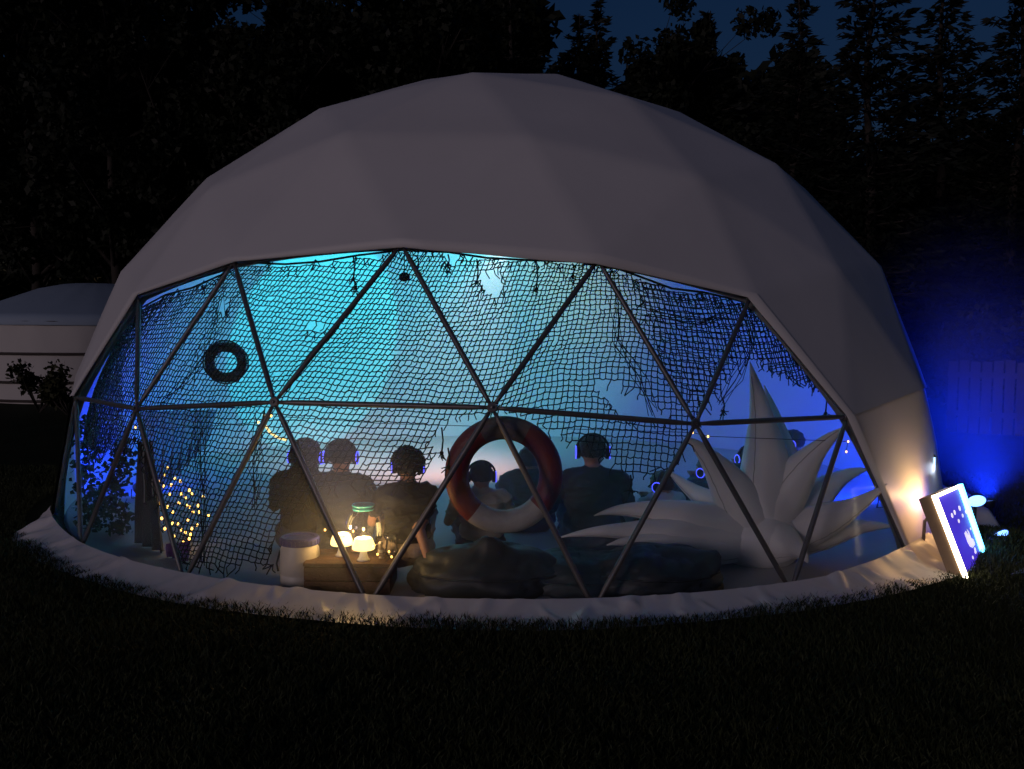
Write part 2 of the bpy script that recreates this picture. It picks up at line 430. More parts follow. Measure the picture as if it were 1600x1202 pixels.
# ground skirt: wrinkled flap lying on the grass
def skirt(a0, a1, n, lab=None):
    V = []; Fo = []; K = 14
    for i in range(n+1):
        a = a0 + (a1-a0)*i/n
        dx, dy = math.sin(a), -math.cos(a)
        left = max(0, min(1, (-a-.8)/.4)); right = max(0, min(1, (a-.5)/.28))
        wd = .265 - .18*max(0, min(1, (-a-.97)/.16)) + .0*left + .05*right + .03*mnoise.noise((a*5, 1.3, 0)) + .012*mnoise.noise((a*22, 4., 0))
        for j in range(K+1):
            t = j/K
            r = R + .012 + wd*t
            fold = mnoise.noise((a*26+t*.8, t*.9, 5.)); fold2 = mnoise.noise((a*60-t*2, t*2.5, 8.))
            wr = (max(0, fold-.15)*.05 + max(0, fold2-.2)*.02)*(1+2.4*right+1.2*left*max(0, min(1, (a+1.16)/.14)))
            wr += right*.045*(abs(math.sin(a*31+2*mnoise.noise((a*7, 0, 0))))**.6-.4)*(1-.5*t)
            z = GZ + .008 + (.075+.07*left*max(0, min(1, (a+1.16)/.14))+.08*right)*(1-t)**1.8 + max(0, wr)*math.sin(math.pi*min(1, t*.75+.2))
            V.append((DC.x+dx*(r+wr*.4), DC.y+dy*(r+wr*.4), max(z, GZ+.006)))
    for i in range(n):
        for j in range(K): Fo.append((i*(K+1)+j, (i+1)*(K+1)+j, (i+1)*(K+1)+j+1, i*(K+1)+j+1))
    return V, Fo
edges = [-1.16, -.98, -.2, .3, .95, 1.7]
for a0, a1 in zip(edges[:-1], edges[1:]):
    V, Fo = skirt(a0, a1+.012, max(40, int((a1-a0)*240)))
    dpart('skirt_panel', V, Fo, M['skirt'])
# ------------------------------------------------------------------ light show inside: a projector rig high in the tent
def spot(name, loc, target, color, power, deg, blend, size=.03):
    L = bpy.data.lights.new(name, 'SPOT'); L.energy = power; L.color = color; L.spot_size = math.radians(deg); L.spot_blend = blend; L.shadow_soft_size = size
    o = bpy.data.objects.new(name, L); col.objects.link(o); o.location = loc
    o.rotation_euler = (Vector(target)-Vector(loc)).to_track_quat('-Z', 'Y').to_euler(); return o
def point(name, loc, color, power, size=.03, parent=None):
    L = bpy.data.lights.new(name, 'POINT'); L.energy = power; L.color = color; L.shadow_soft_size = size
    o = bpy.data.objects.new(name, L); col.objects.link(o)
    if parent is not None: o.parent = parent; o.location = Vector(loc) - wloc(parent)
    else: o.location = loc
    return o
RIG = Vector((0, 8.2, 2.35))
spot('projector_base', RIG, on_dome(560, 520, .98, True), (.06, .84, 1), 700, 114, 1)
spot('projector_teal', RIG, on_dome(800, 490, .98, True), (.42, 1, .72), 400, 64, 1)
spot('projector_cyan', RIG, on_dome(485, 520, .98, True), (.0, .9, 1), 1050, 35, .1)
spot('projector_green', RIG, on_dome(920, 430, .98, True), (.85, 1, .2), 280, 38, 1)
spot('projector_pink', RIG, Vector((-1.0, 9.9, 0)), (1, .56, .48), 1050, 62, .9)
# theatrical haze filling the tent
V, Fc = tri_patch(gf, 2, -.09, 0.); V = np.array(V); V[V[:, 2] < .0, 2] = GZ + .02
bm = bmesh.new(); bvs = [bm.verts.new(v) for v in V]
for f in Fc: bm.faces.new([bvs[i] for i in f])
bmesh.ops.holes_fill(bm, edges=[e for e in bm.edges if e.is_boundary], sides=0); bmesh.ops.recalc_face_normals(bm, faces=bm.faces)
me = bpy.data.meshes.new('haze'); bm.to_mesh(me); bm.free()
def volmat(name, c, dens, an=.2):
    mt = bpy.data.materials.new(name); mt.use_nodes = True; t = mt.node_tree; t.nodes.clear()
    o = t.nodes.new('ShaderNodeOutputMaterial'); v = t.nodes.new('ShaderNodeVolumePrincipled'); v.inputs['Color'].default_value = (*c, 1); v.inputs['Density'].default_value = dens; v.inputs['Anisotropy'].default_value = an
    t.links.new(v.outputs[0], o.inputs['Volume']); return mt
me.materials.append(volmat('tent_haze', (.9, .92, .95), .048)); tag(link('haze', me), 'thin haze filling the inside of the dome tent', 'haze', kind='stuff')

# ------------------------------------------------------------------ fishing net hung inside the window
NET_POLY = [(128, 618), (170, 548), (212, 488), (258, 460), (300, 449), (345, 430), (362, 417), (400, 411), (445, 413), (500, 409), (560, 399), (628, 390), (700, 393),
    (760, 403), (830, 407), (935, 409), (985, 427), (1050, 451), (1100, 457), (1168, 473), (1205, 508), (1245, 556), (1292, 606), (1275, 606), (1240, 598), (1205, 585),
    (1180, 566), (1160, 562), (1140, 592), (1110, 625), (1085, 662), (1078, 700), (1052, 732), (1010, 742), (985, 746), (960, 722), (935, 707), (905, 694), (880, 690),
    (850, 667), (800, 647), (770, 642), (735, 650), (702, 655), (690, 672), (684, 702), (668, 742), (656, 766), (640, 757), (600, 763), (545, 758), (500, 766), (470, 792),
    (440, 816), (432, 852), (425, 884), (300, 892), (282, 886), (240, 762), (214, 702), (150, 712), (122, 668)]
NET_HOLES = [[(930, 602), (960, 598), (990, 612), (1028, 638), (1042, 652), (1000, 650), (962, 641)],
    [(752, 428), (776, 424), (786, 440), (776, 460), (760, 452)], [(484, 502), (508, 502), (506, 516), (484, 514)], [(345, 470), (354, 468), (356, 488), (346, 488)],
    [(700, 398), (716, 396), (714, 408), (702, 410)], [(842, 408), (858, 410), (852, 420), (840, 416)], [(1068, 700), (1084, 690), (1080, 715), (1066, 716)]]
def in_poly(P, poly):
    x, y = P[:, 0], P[:, 1]; r = np.zeros(len(P), bool); q = len(poly)
    for i in range(q):
        x0, y0 = poly[i]; x1, y1 = poly[(i+1) % q]
        if y0 == y1: continue
        c = ((y0 > y) != (y1 > y)) & (x < (x1-x0)*(y-y0)/(y1-y0)+x0); r ^= c
    return r
def thread_mesh(A, B, rad, k=3):
    """prisms along the segments A->B"""
    A = np.asarray(A); B = np.asarray(B); d = B-A; d /= np.maximum(np.linalg.norm(d, axis=1, keepdims=True), 1e-9)
    u = np.cross(d, np.array([.3, .2, .93])); u /= np.linalg.norm(u, axis=1, keepdims=True); w = np.cross(d, u)
    ang = np.arange(k)*2*np.pi/k
    ring = (u[:, None]*np.cos(ang)[None, :, None] + w[:, None]*np.sin(ang)[None, :, None])*rad
    V = np.concatenate([A[:, None]+ring, B[:, None]+ring], 1).reshape(-1, 3)
    b = np.arange(len(A))[:, None]*2*k
    F = np.concatenate([b + np.array([j, (j+1) % k, k+(j+1) % k, k+j]) for j in range(k)])
    return V, F
def make_net(label, poly, kk=1., cell=.0375, seed=0., extra=True, ns=300, ntt=76, shear=.55):
    I, J = np.meshgrid(np.arange(ns), np.arange(ntt), indexing='ij')
    s0 = (I-ns/2)*cell; t0 = J*cell*.98 - .12
    def nz(sc_, off, amp):
        return amp*np.array([[mnoise.noise((float(a)*sc_, float(b)*sc_, off+seed)) for a, b in zip(ra, rb)] for ra, rb in zip(s0, t0)])
    s = s0 + nz(.9, 1., .10) + nz(2.6, 7., .022) + nz(9., 3., .012)
    t = t0 + nz(.8, 4., .13) + nz(2.4, 9., .022) + nz(9., 8., .012)
    sh = .42*np.tanh((-s0-.2)*.9) + .05                       # cells lean over on the left, hang square on the right
    t = t + sh*((I % 2)*0) + .0
    t = t + (s0 - np.floor(s0/2)*0)*0
    s = s + (t0-1.2)*(shear/(1+np.exp((s0-.2)*2.0)))            # sheared left half
    th = s/(R*.955); ph = t/(R*.955)
    rr = R*.952*kk + .03*np.array([[mnoise.noise((float(a)*1.1, float(b)*1.1, 20.)) for a, b in zip(ra, rb)] for ra, rb in zip(s0, t0)])
    P = np.stack([DC.x + rr*np.cos(ph)*np.sin(th), DC.y - rr*np.cos(ph)*np.cos(th), rr*np.sin(ph)*ZS], -1)
    flat = P.reshape(-1, 3); px = to_px(flat)
    jit = px + rng.normal(0, 2.0, px.shape)
    ok = in_poly(jit, poly) & (flat[:, 1] < DC.y+.6)
    for h in NET_HOLES: ok &= ~in_poly(px, h)
    ok = ok.reshape(ns, ntt)
    idx = np.arange(ns*ntt).reshape(ns, ntt)
    A = []; B = []
    e1 = ok[:-1] & ok[1:]; e2 = ok[:, :-1] & ok[:, 1:]
    # ragged strands at torn edges
    o1 = ok[:-1] ^ ok[1:]; o2 = ok[:, :-1] ^ ok[:, 1:]
    k1 = rng.random(e1.shape) > .006; k2 = rng.random(e2.shape) > .006
    a = np.concatenate([idx[:-1][e1 & k1], idx[:, :-1][e2 & k2]]); b = np.concatenate([idx[1:][e1 & k1], idx[:, 1:][e2 & k2]])
    segA = [flat[a]]; segB = [flat[b]]
    # slack: split each strand, mid hangs a little
    mid = (flat[a]+flat[b])/2 + rng.normal(0, .003, (len(a), 3)) - np.array([0, 0, .003])
    segA = [flat[a], mid]; segB = [mid, flat[b]]
    for o, (ia, ib) in ((o1, (idx[:-1], idx[1:])), (o2, (idx[:, :-1], idx[:, 1:]))):
        i0 = np.where(ok.ravel()[ia[o]], ia[o], ib[o]); kk = rng.random(len(i0)) < .55; i0 = i0[kk]
        p0 = flat[i0]; p1 = p0 + np.stack([rng.normal(0, .016, len(i0)), rng.normal(0, .01, len(i0)), -.012-.03*rng.random(len(i0))], 1)
        p2 = p1 + np.stack([rng.normal(0, .018, len(i0)), rng.normal(0, .01, len(i0)), -.01-.03*rng.random(len(i0))], 1)
        segA += [p0, p1]; segB += [p1, p2]
    A = np.concatenate(segA); B = np.concatenate(segB)
    V1, F1 = thread_mesh(A, B, .0041)
    # knots
    kp = flat[ok.ravel()]; oc = np.array([[1, 0, 0], [-1, 0, 0], [0, 1, 0], [0, -1, 0], [0, 0, 1], [0, 0, -1]])*.0054
    V2 = (kp[:, None]+oc).reshape(-1, 3); b = np.arange(len(kp))[:, None]*6
    T = np.concatenate([b+np.array(t_) for t_ in ((0, 2, 4), (2, 1, 4), (1, 3, 4), (3, 0, 4), (2, 0, 5), (1, 2, 5), (3, 1, 5), (0, 3, 5))])
    root = thing('fishing_net', label, 'fishing net', (DC.x, DC.y-R*.95, GZ))
    o = np.array(wloc(root))
    link('mesh', np_mesh('net_mesh', V1-o, F1, M['net']), root)
    link('knots', np_mesh('net_knots', V2-o, T, M['net']), root)['kind'] = 'stuff'
    if not extra: return
    # head rope along the top, sagging between the hubs
    top = [(212, 486), (258, 461), (300, 450), (345, 430), (362, 417), (400, 411), (445, 413), (500, 409), (560, 399), (628, 391), (700, 394), (760, 403), (830, 407), (935, 410), (985, 427), (1050, 451), (1100, 457), (1168, 473)]
    s_ = MB(); s_.tube([on_dome(x, y, .957) for x, y in top], .007, 6); s_.build('head_rope', M['net'], root)
    for (x, y, l) in ((745, 405, 36), (838, 408, 44), (552, 402, 34), (555, 440, 10), (652, 402, 16), (700, 398, 16), (895, 412, 20), (690, 668, 40), (700, 700, 30), (1290, 606, 40), (985, 742, 24), (1130, 625, 18)):
        a_ = on_dome(x, y, .95); b_ = on_dome(x, y+l, .95)
        s_ = MB(); s_.tube([a_, a_.lerp(b_, .5)+Vector((.008, 0, 0)), b_], [.005, .005, .006], 5)
        for k in range(7):
            d = Vector((random.gauss(0, .02), random.gauss(0, .01), -abs(random.gauss(0, .03))))
            s_.tube([b_, b_+d*.6+Vector((random.gauss(0, .008), 0, 0)), b_+d], .004, 4)
        s_.ball(b_, .013, 6); s_.build('tangle', M['net'], root)
    # gathered folds: bunched runs of cord
    for path in ([(350, 440), (338, 500), (318, 560), (290, 600), (250, 632)], [(1168, 480), (1172, 540), (1150, 590), (1125, 625)], [(962, 470), (968, 540), (1000, 590), (1020, 650)], [(308, 640), (312, 720), (316, 800), (316, 880)], [(405, 640), (400, 720), (398, 790)], [(1000, 488), (1060, 500), (1100, 505), (1140, 490)]):
        s_ = MB()
        for k in range(6):
            s_.tube([on_dome(x+random.gauss(0, 7), y+random.gauss(0, 7), .945) for x, y in path], .0026, 4)
        s_.build('gathered_fold', M['net'], root)
make_net('torn dark fishing net draped across the inside of the tent window', NET_POLY)
make_net('second bunched layer of fishing net at the upper right of the tent window', [(985, 428), (1050, 451), (1168, 473), (1292, 606), (1240, 592), (1205, 578), (1172, 548), (1150, 560), (1128, 590), (1095, 630), (1052, 600), (1020, 560), (1005, 490)], .985, .047, 40., False, shear=-.9)

# ------------------------------------------------------------------ lifebuoys
def axis_rot(nrm, roll=0.):
    n_ = Vector(nrm).normalized(); r_ = Vector((0, 0, 1)).cross(n_); r_.normalize(); u_ = n_.cross(r_)
    m_ = Matrix((r_, u_, n_)).transposed()
    return m_ @ Matrix.Rotation(roll, 3, 'Z')
def lifebuoy(label, px, py, rpx, Y, mats, segs, tube, tilt=Vector((0, -1, .12)), cord=True):
    c = at(px, py, Y); rr = rpx/F0*Y; rt = rr*tube
    root = thing('lifebuoy', label, 'lifebuoy', (c.x, c.y, c.z-rr)); ax = axis_rot(tilt)
    for a0, a1, mk in segs:
        s = MB(); s.torus(c, rr-rt, rt*(1.0), ax, 20, 18, math.radians(a0), math.radians(a1)); s.build('ring_section', M[mk], root)
    if cord:
        s = MB()
        for k in range(4):
            a = math.radians(45+90*k); pts = []
            for i in range(11):
                b = a + math.radians(90)*i/10; q = rr + rt*.05 + .045*rr*math.sin(math.pi*i/10)
                pts.append(ax @ Vector((q*math.cos(b), q*math.sin(b), 0)) + c)
            s.tube(pts, .006, 6)
        s.build('grab_line', M['rope'], root)
        for k in range(4):
            a = math.radians(45+90*k); q = ax @ Vector(((rr-rt)*math.cos(a), (rr-rt)*math.sin(a), 0)) + c
            tdir = ax @ Vector((-math.sin(a), math.cos(a), 0))
            s = MB(); s.torus(q, rt*1.02, .006, frame_to(tdir), 24, 6); s.build('band', M['rope'], root)
    return root
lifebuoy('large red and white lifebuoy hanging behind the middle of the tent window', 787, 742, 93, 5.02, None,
         [(-42, 62, 'red'), (62, 118, 'buoy_top'), (118, 232, 'red'), (232, 318, 'white')], .2, Vector((0, -1, .02)), cord=False)
lifebuoy('small dark lifebuoy hung on the fishing net', 353, 566, 32, 5.98, None, [(0, 90, 'dark'), (90, 180, 'dark'), (180, 270, 'dark'), (270, 360, 'dark')], .24, Vector((.45, -1, .2)))

# ------------------------------------------------------------------ people
def capsule(mb, a, b, ra, rb, n=14):
    a = Vector(a); b = Vector(b); d = (b-a); L = d.length; d = d/L if L > 1e-6 else Vector((0, 0, 1))
    path = []; rad = []
    for i in range(5):
        t = math.pi/2*(1-i/4); path.append(a - d*ra*math.sin(t)); rad.append(max(.001, ra*math.cos(t)))
    for i in range(5):
        t = math.pi/2*i/4; path.append(b + d*rb*math.sin(t)); rad.append(max(.001, rb*math.cos(t)))
    mb.tube(path, rad, n)
def body_mesh(prims, voxel, mats, origin):
    """prims: (a, b, ra, rb, material key index) capsules, fused into one skin"""
    mb = MB()
    for a, b, ra, rb, k in prims: capsule(mb, a, b, ra, rb)
    me = bpy.data.meshes.new('tmp'); me.from_pydata(mb.v, [], mb.f); ob = bpy.data.objects.new('tmp', me); col.objects.link(ob)
    md = ob.modifiers.new('r', 'REMESH'); md.mode = 'VOXEL'; md.voxel_size = voxel
    sm = ob.modifiers.new('s', 'SMOOTH'); sm.factor = .5; sm.iterations = 12
    dg = bpy.context.evaluated_depsgraph_get()
    out_ = bpy.data.meshes.new_from_object(ob.evaluated_get(dg)); bpy.data.objects.remove(ob); bpy.data.meshes.remove(me)
    n = len(out_.polygons); cen = np.empty(n*3); out_.polygons.foreach_get('center', cen); cen = cen.reshape(-1, 3)
    D = []
    for a, b, ra, rb, k in prims:
        a = np.array(a); b = np.array(b); d = b-a; L2 = max(d @ d, 1e-9)
        t = np.clip(((cen-a) @ d)/L2, 0, 1); D.append(np.linalg.norm(cen-(a+t[:, None]*d), axis=1) - (ra+(rb-ra)*t))
    mi = np.array([p[4] for p in prims])[np.argmin(np.array(D), 0)]
    out_.materials.clear()
    for q in mats: out_.materials.append(q)
    out_.polygons.foreach_set('material_index', mi.astype(np.int32)); out_.polygons.foreach_set('use_smooth', np.ones(n, bool))
    nv = len(out_.vertices); co = np.empty(nv*3); out_.vertices.foreach_get('co', co); co = co.reshape(-1, 3)
    # clothing folds: ridged wrinkles on the cloth areas only
    nv_ = len(out_.vertices); nr = np.empty(nv_*3); out_.vertices.foreach_get('normal', nr); nr = nr.reshape(-1, 3)
    Dv = []
    for a, b, ra, rb, k in prims:
        a = np.array(a); b = np.array(b); d = b-a; L2 = max(d @ d, 1e-9)
        t = np.clip(((co-a) @ d)/L2, 0, 1); Dv.append(np.linalg.norm(co-(a+t[:, None]*d), axis=1) - (ra+(rb-ra)*t))
    kv = np.array([p[4] for p in prims])[np.argmin(np.array(Dv), 0)]; cloth = (kv == 1) | (kv == 2)
    dz = np.zeros(nv_)
    for i in np.nonzero(cloth)[0]:
        x, y, z = co[i]; q = mnoise.noise((x*5+z*3, y*5, z*13-x*4)); q2 = mnoise.noise((x*14-z*6, y*12, z*24+x*9))
        dz[i] = .012*(1-min(1, abs(q)*4)) + .006*(1-min(1, abs(q2)*3)) - .007
    co = co + nr*dz[:, None]
    out_.vertices.foreach_set('co', (co-np.array(origin)).astype(np.float32).ravel()); out_.update()
    return out_
SK, SH, TR, SO = 0, 1, 2, 3
def hand(prims, wrist, d, side, s, curl):
    """palm, four fingers, thumb; d = direction of the hand, side = thumb direction"""
    d = Vector(d).normalized(); t = Vector(side); t = (t - d*t.dot(d)).normalized(); n = d.cross(t)
    w = Vector(wrist); pe = w + d*.085*s
    for k in (-.5, 0, .5): prims.append((w+d*.02*s+t*k*.03*s, pe+t*k*.052*s, .017*s, .015*s, SK))
    for k, L in enumerate((.075, .085, .08, .062)):
        b = pe + t*(.03-.02*k)*s; q = b + (d*math.cos(curl)+n*math.sin(curl))*L*.5*s
        e = q + (d*math.cos(curl*2.1)+n*math.sin(curl*2.1))*L*.5*s
        prims += [(b, q, .0095*s, .009*s, SK), (q, e, .009*s, .0075*s, SK)]
    b = w + d*.03*s + t*.03*s; q = b + (t*.75+d*.6)*.035*s; prims += [(b, q, .012*s, .011*s, SK), (q, q+(d*.9+t*.25)*.032*s, .0105*s, .009*s, SK)]
def person(label, head_px, Y, s, shirt, trousers, hair, yaw=0., lean=0., sleeves='long', curly=False, arm_r=None, group=None, vox=.011, turn=0., broad=1.0, phones=None, hood=False):
    hc = at(head_px[0], head_px[1], Y)
    Rz = Matrix.Rotation(yaw, 3, 'Z'); hipz = max(GZ+.1, hc.z - .60*s)
    up = (hc.z-hipz)/.60                                    # slouched spines are shorter
    base = Vector((hc.x, hc.y, hipz)) - Rz @ Vector((0, lean, 0))
    def P(x, y, z, l=None):
        k = max(0, min(1, z/.6)); return base + Rz @ Vector((x*s, y*s + lean*k, z*up))
    def Q(x, y, z): return base + Rz @ Vector((x*s, y*s, z*s))
    prims = []
    b = broad
    # torso
    prims += [(P(-.08*b, 0, .02), P(.08*b, 0, .02), .125*s*b, .125*s*b, TR), (P(-.05*b, -.01, .14), P(.05*b, -.01, .14), .12*s*b, .12*s*b, SH),
              (P(-.06*b, -.03, .28), P(.06*b, -.03, .28), .115*s*b, .115*s*b, SH), (P(-.075*b, -.035, .38), P(.075*b, -.035, .38), .1*s*b, .1*s*b, SH),
              (P(-.15*b, -.02, .435), P(.15*b, -.02, .435), .062*s, .062*s, SH), (P(0, -.02, .45), P(-.13*b, -.02, .44), .07*s, .06*s, SH), (P(0, -.02, .45), P(.13*b, -.02, .44), .07*s, .06*s, SH)]
    prims += [(P(0, -.01, .46), P(0, .01, .56), .055*s, .052*s, SK)]
    # head with face
    Rh = Rz @ Matrix.Rotation(turn, 3, 'Z')
    def Hd(x, y, z): return hc + Rh @ (Vector((x, y, z))*s)
    prims += [(Hd(0, -.02, .03), Hd(0, .02, .035), .083*s, .08*s, SK), (Hd(0, .01, -.03), Hd(0, .035, -.06), .066*s, .05*s, SK), (Hd(0, .05, -.085), Hd(0, .062, -.088), .03*s, .026*s, SK),
              (Hd(0, .095, .01), Hd(0, .112, -.022), .010*s, .015*s, SK), (Hd(-.018, .09, -.06), Hd(.018, .09, -.06), .009*s, .009*s, SK)]
    for e in (-1, 1): prims.append((Hd(e*.08, 0, .015), Hd(e*.084, -.008, -.02), .014*s, .011*s, SK))
    if hood: prims += [(Hd(0, -.03, .03), Hd(0, .0, .04), .1*s, .1*s, SH), (Hd(0, -.04, -.05), P(0, -.03, .47), .09*s, .1*s, SH)]
    # legs forward, knees up, feet on the floor
    fz = GZ + .05
    for e in (-1, 1):
        hip = P(e*.085*b, .02, .02); kn = Q(e*.17, .40, 0); kn.z = max(GZ+.2, hipz+.2*s); an = Q(e*.15, .66, 0); an.z = fz+.03; to = Q(e*.17, .82, 0); to.z = fz
        prims += [(hip, kn, .088*s, .062*s, TR), (kn, an, .06*s, .042*s, TR), (an, to, .042*s, .033*s, SO)]
    # arms
    for e in (-1, 1):
        sh = P(e*.175*b, -.02, .425)
        if arm_r is not None and e == 1: el, wr, hd_ = arm_r
        else:
            el = P(e*.25*b, .09, .2); wr = Q(e*.17, .36, 0); wr.z = max(GZ+.25, hipz+.27*s); hd_ = Rz @ Vector((-e*.25, 1, -.35))
        up_k = SH; lo_k = SH if sleeves == 'long' else SK
        if sleeves == 'short':
            mid = sh.lerp(el, .62); prims += [(sh, mid, .058*s, .055*s, SH), (mid, el, .046*s, .04*s, SK)]
        else: prims += [(sh, el, .058*s, .046*s, up_k)]
        prims += [(el, wr, .041*s, .028*s, lo_k)]
        hand(prims, wr, hd_, Rz @ Vector((-e, .3, .5)), s, .45)
    root = thing('person', label, 'person', (base.x, base.y, GZ), group)
    o = wloc(root)
    mats = [M['skin'], M[shirt], M[trousers], M['black']]
    link('body', body_mesh(prims, vox, mats, o), root)
    # hair: a thick cap with uneven outline, open at the face
    if not hood:
        s_ = MB(); n, k = 36, 22; vs = []; amp = .016 if curly else .011; big = 1.13 if curly else 1.0
        for i in range(k+1):
            p = math.pi*.66*i/k
            for j in range(n):
                a = 2*math.pi*j/n
                v = Vector((math.sin(p)*math.cos(a), math.sin(p)*math.sin(a), math.cos(p)))
                lim = 1.0
                if v.y > .35: v = Vector((v.x, v.y, max(v.z, .25)))
                rr = .098*big + amp*mnoise.noise(v*(7 if curly else 4)+Vector((hc.x*9, 0, 0))) + (amp*.7*mnoise.noise(v*19) if curly else .003*mnoise.noise(v*14))
                vs.append(Hd(v.x*rr*.93, v.y*rr*1.05-.006, v.z*rr*1.02+.03))
        fs = [(i*n+j, (i+1)*n+j, (i+1)*n+(j+1) % n, i*n+(j+1) % n) for i in range(k) for j in range(n)]; fs.append(tuple(range(k*n, k*n+n)))
        s_.add(vs, fs)
        if curly:
            for q in range(260):
                v = Vector((random.gauss(0, 1), random.gauss(-.4, 1), random.gauss(.3, 1))).normalized()
                if v.y > .45 or v.z < -.55: continue
                c0 = Hd(v.x*.117, v.y*.122, v.z*.12+.03); rad = random.uniform(.008, .017)*s
                s_.ball(c0, rad, 6)
        s_.build('hair', M[hair], root)
    for e in (-1, 1):
        s_ = MB(); s_.ball(Hd(e*.032, .086, .016), .011*s, 8); s_.build('eye', M['eye'], root)
    if phones: headphones(phones, Hd, Rh, s)
    return root
def headphones(label, Hd, Rh, s):
    top = Hd(0, 0, .13)
    root = thing('headphones', label, 'headphones', Hd(0, 0, -.03), 'glowing headphones worn by the audience')
    c = Hd(0, -.005, .02)
    ax = Matrix((Rh @ Vector((1, 0, 0)), Vector((0, 0, 1)), Rh @ Vector((0, -1, 0)))).transposed()
    m_ = MB(); m_.torus(c, .108*s, .0085*s, ax, 26, 8, 0, math.pi); m_.build('headband', M['black'], root)
    for e in (-1, 1):
        d = Rh @ Vector((e, 0, 0)); q = frame_to(d); p = Hd(e*.083, -.005, .005)
        m_ = MB(); m_.lathe([(.004*s, 0), (.04*s, 0), (.044*s, .008*s), (.044*s, .024*s), (.036*s, .032*s), (.004*s, .033*s)], p, 20, q)
        cup = m_.build('ear_cup', M['black'], root, sharp=50)
        m_ = MB(); m_.torus(p+d*.029*s, .0405*s, .0045*s, q, 24, 6); m_.build('light_ring', M['led'], cup)
AUD = 'audience sitting inside the tent'
def pz(px, py, Y): return at(px, py, Y)
person('person in dark hooded top sitting beside the net, left of another listener', (478, 716), 6.0, 1.02, 't_black', 'jeans', 'hair', yaw=-.15, hood=True, broad=1.05, group=AUD, phones='black headphones with blue light over the dark hood')
person('person with short dark hair in dark top sitting behind the glass jar', (533, 716), 5.75, .97, 't_navy', 'jeans', 'hair', yaw=-.05, group=AUD, phones='black headphones with two blue lights on the listener behind the glass jar')
hw = pz(668, 872, 5.12)
person('curly haired person in black t-shirt with bare arm propped beside the wooden crate', (637, 731), 5.3, .86, 't_black', 't_tan', 'hair', yaw=.12, sleeves='short', curly=True, group=AUD, vox=.008,
       arm_r=(pz(655, 826, 5.2), hw, Vector((.25, -.05, -1))), phones='black headphones with one blue light on the curly haired listener')
person('person in beige shirt seen through the large lifebuoy', (752, 746), 5.75, .86, 't_beige', 'jeans', 'hair', yaw=.1, group=AUD, sleeves='short', phones='black headphones on the listener framed by the lifebuoy')
person('person in slate grey top behind the right edge of the lifebuoy', (828, 722), 6.6, .98, 't_slate', 'jeans', 'hairb', yaw=.1, group=AUD)
person('broad shouldered person in navy shirt between lifebuoy and white inflatable', (926, 708), 5.7, .98, 't_navy', 'jeans', 'hairb', yaw=-.02, group=AUD, broad=1.12, phones='black headphones with two blue lights on the broad shouldered listener')
person('person in white top sitting low behind the white inflatable arms', (1034, 760), 6.1, .86, 't_white', 'jeans', 'hairb', yaw=.5, turn=.5, group=AUD, phones='black headphones with blue ring on the listener in white')
person('person in slate top behind the bases of the inflatable arms', (1104, 738), 7.0, .9, 't_slate', 'jeans', 'hair', yaw=.4, turn=.4, group=AUD, phones='black headphones on the listener behind the arm bases')
person('person in navy top directly behind the tall inflatable spike', (1168, 718), 7.6, .95, 't_navy', 'jeans', 'hair', yaw=.3, group=AUD, phones='black headphones with blue ring beside the tall inflatable spike')
person('person with head turned sideways sitting near the blue wall', (1238, 694), 7.8, 1.0, 't_slate', 'jeans', 'hairb', yaw=.6, turn=.5, group=AUD, phones='black headphones on the listener with turned head')

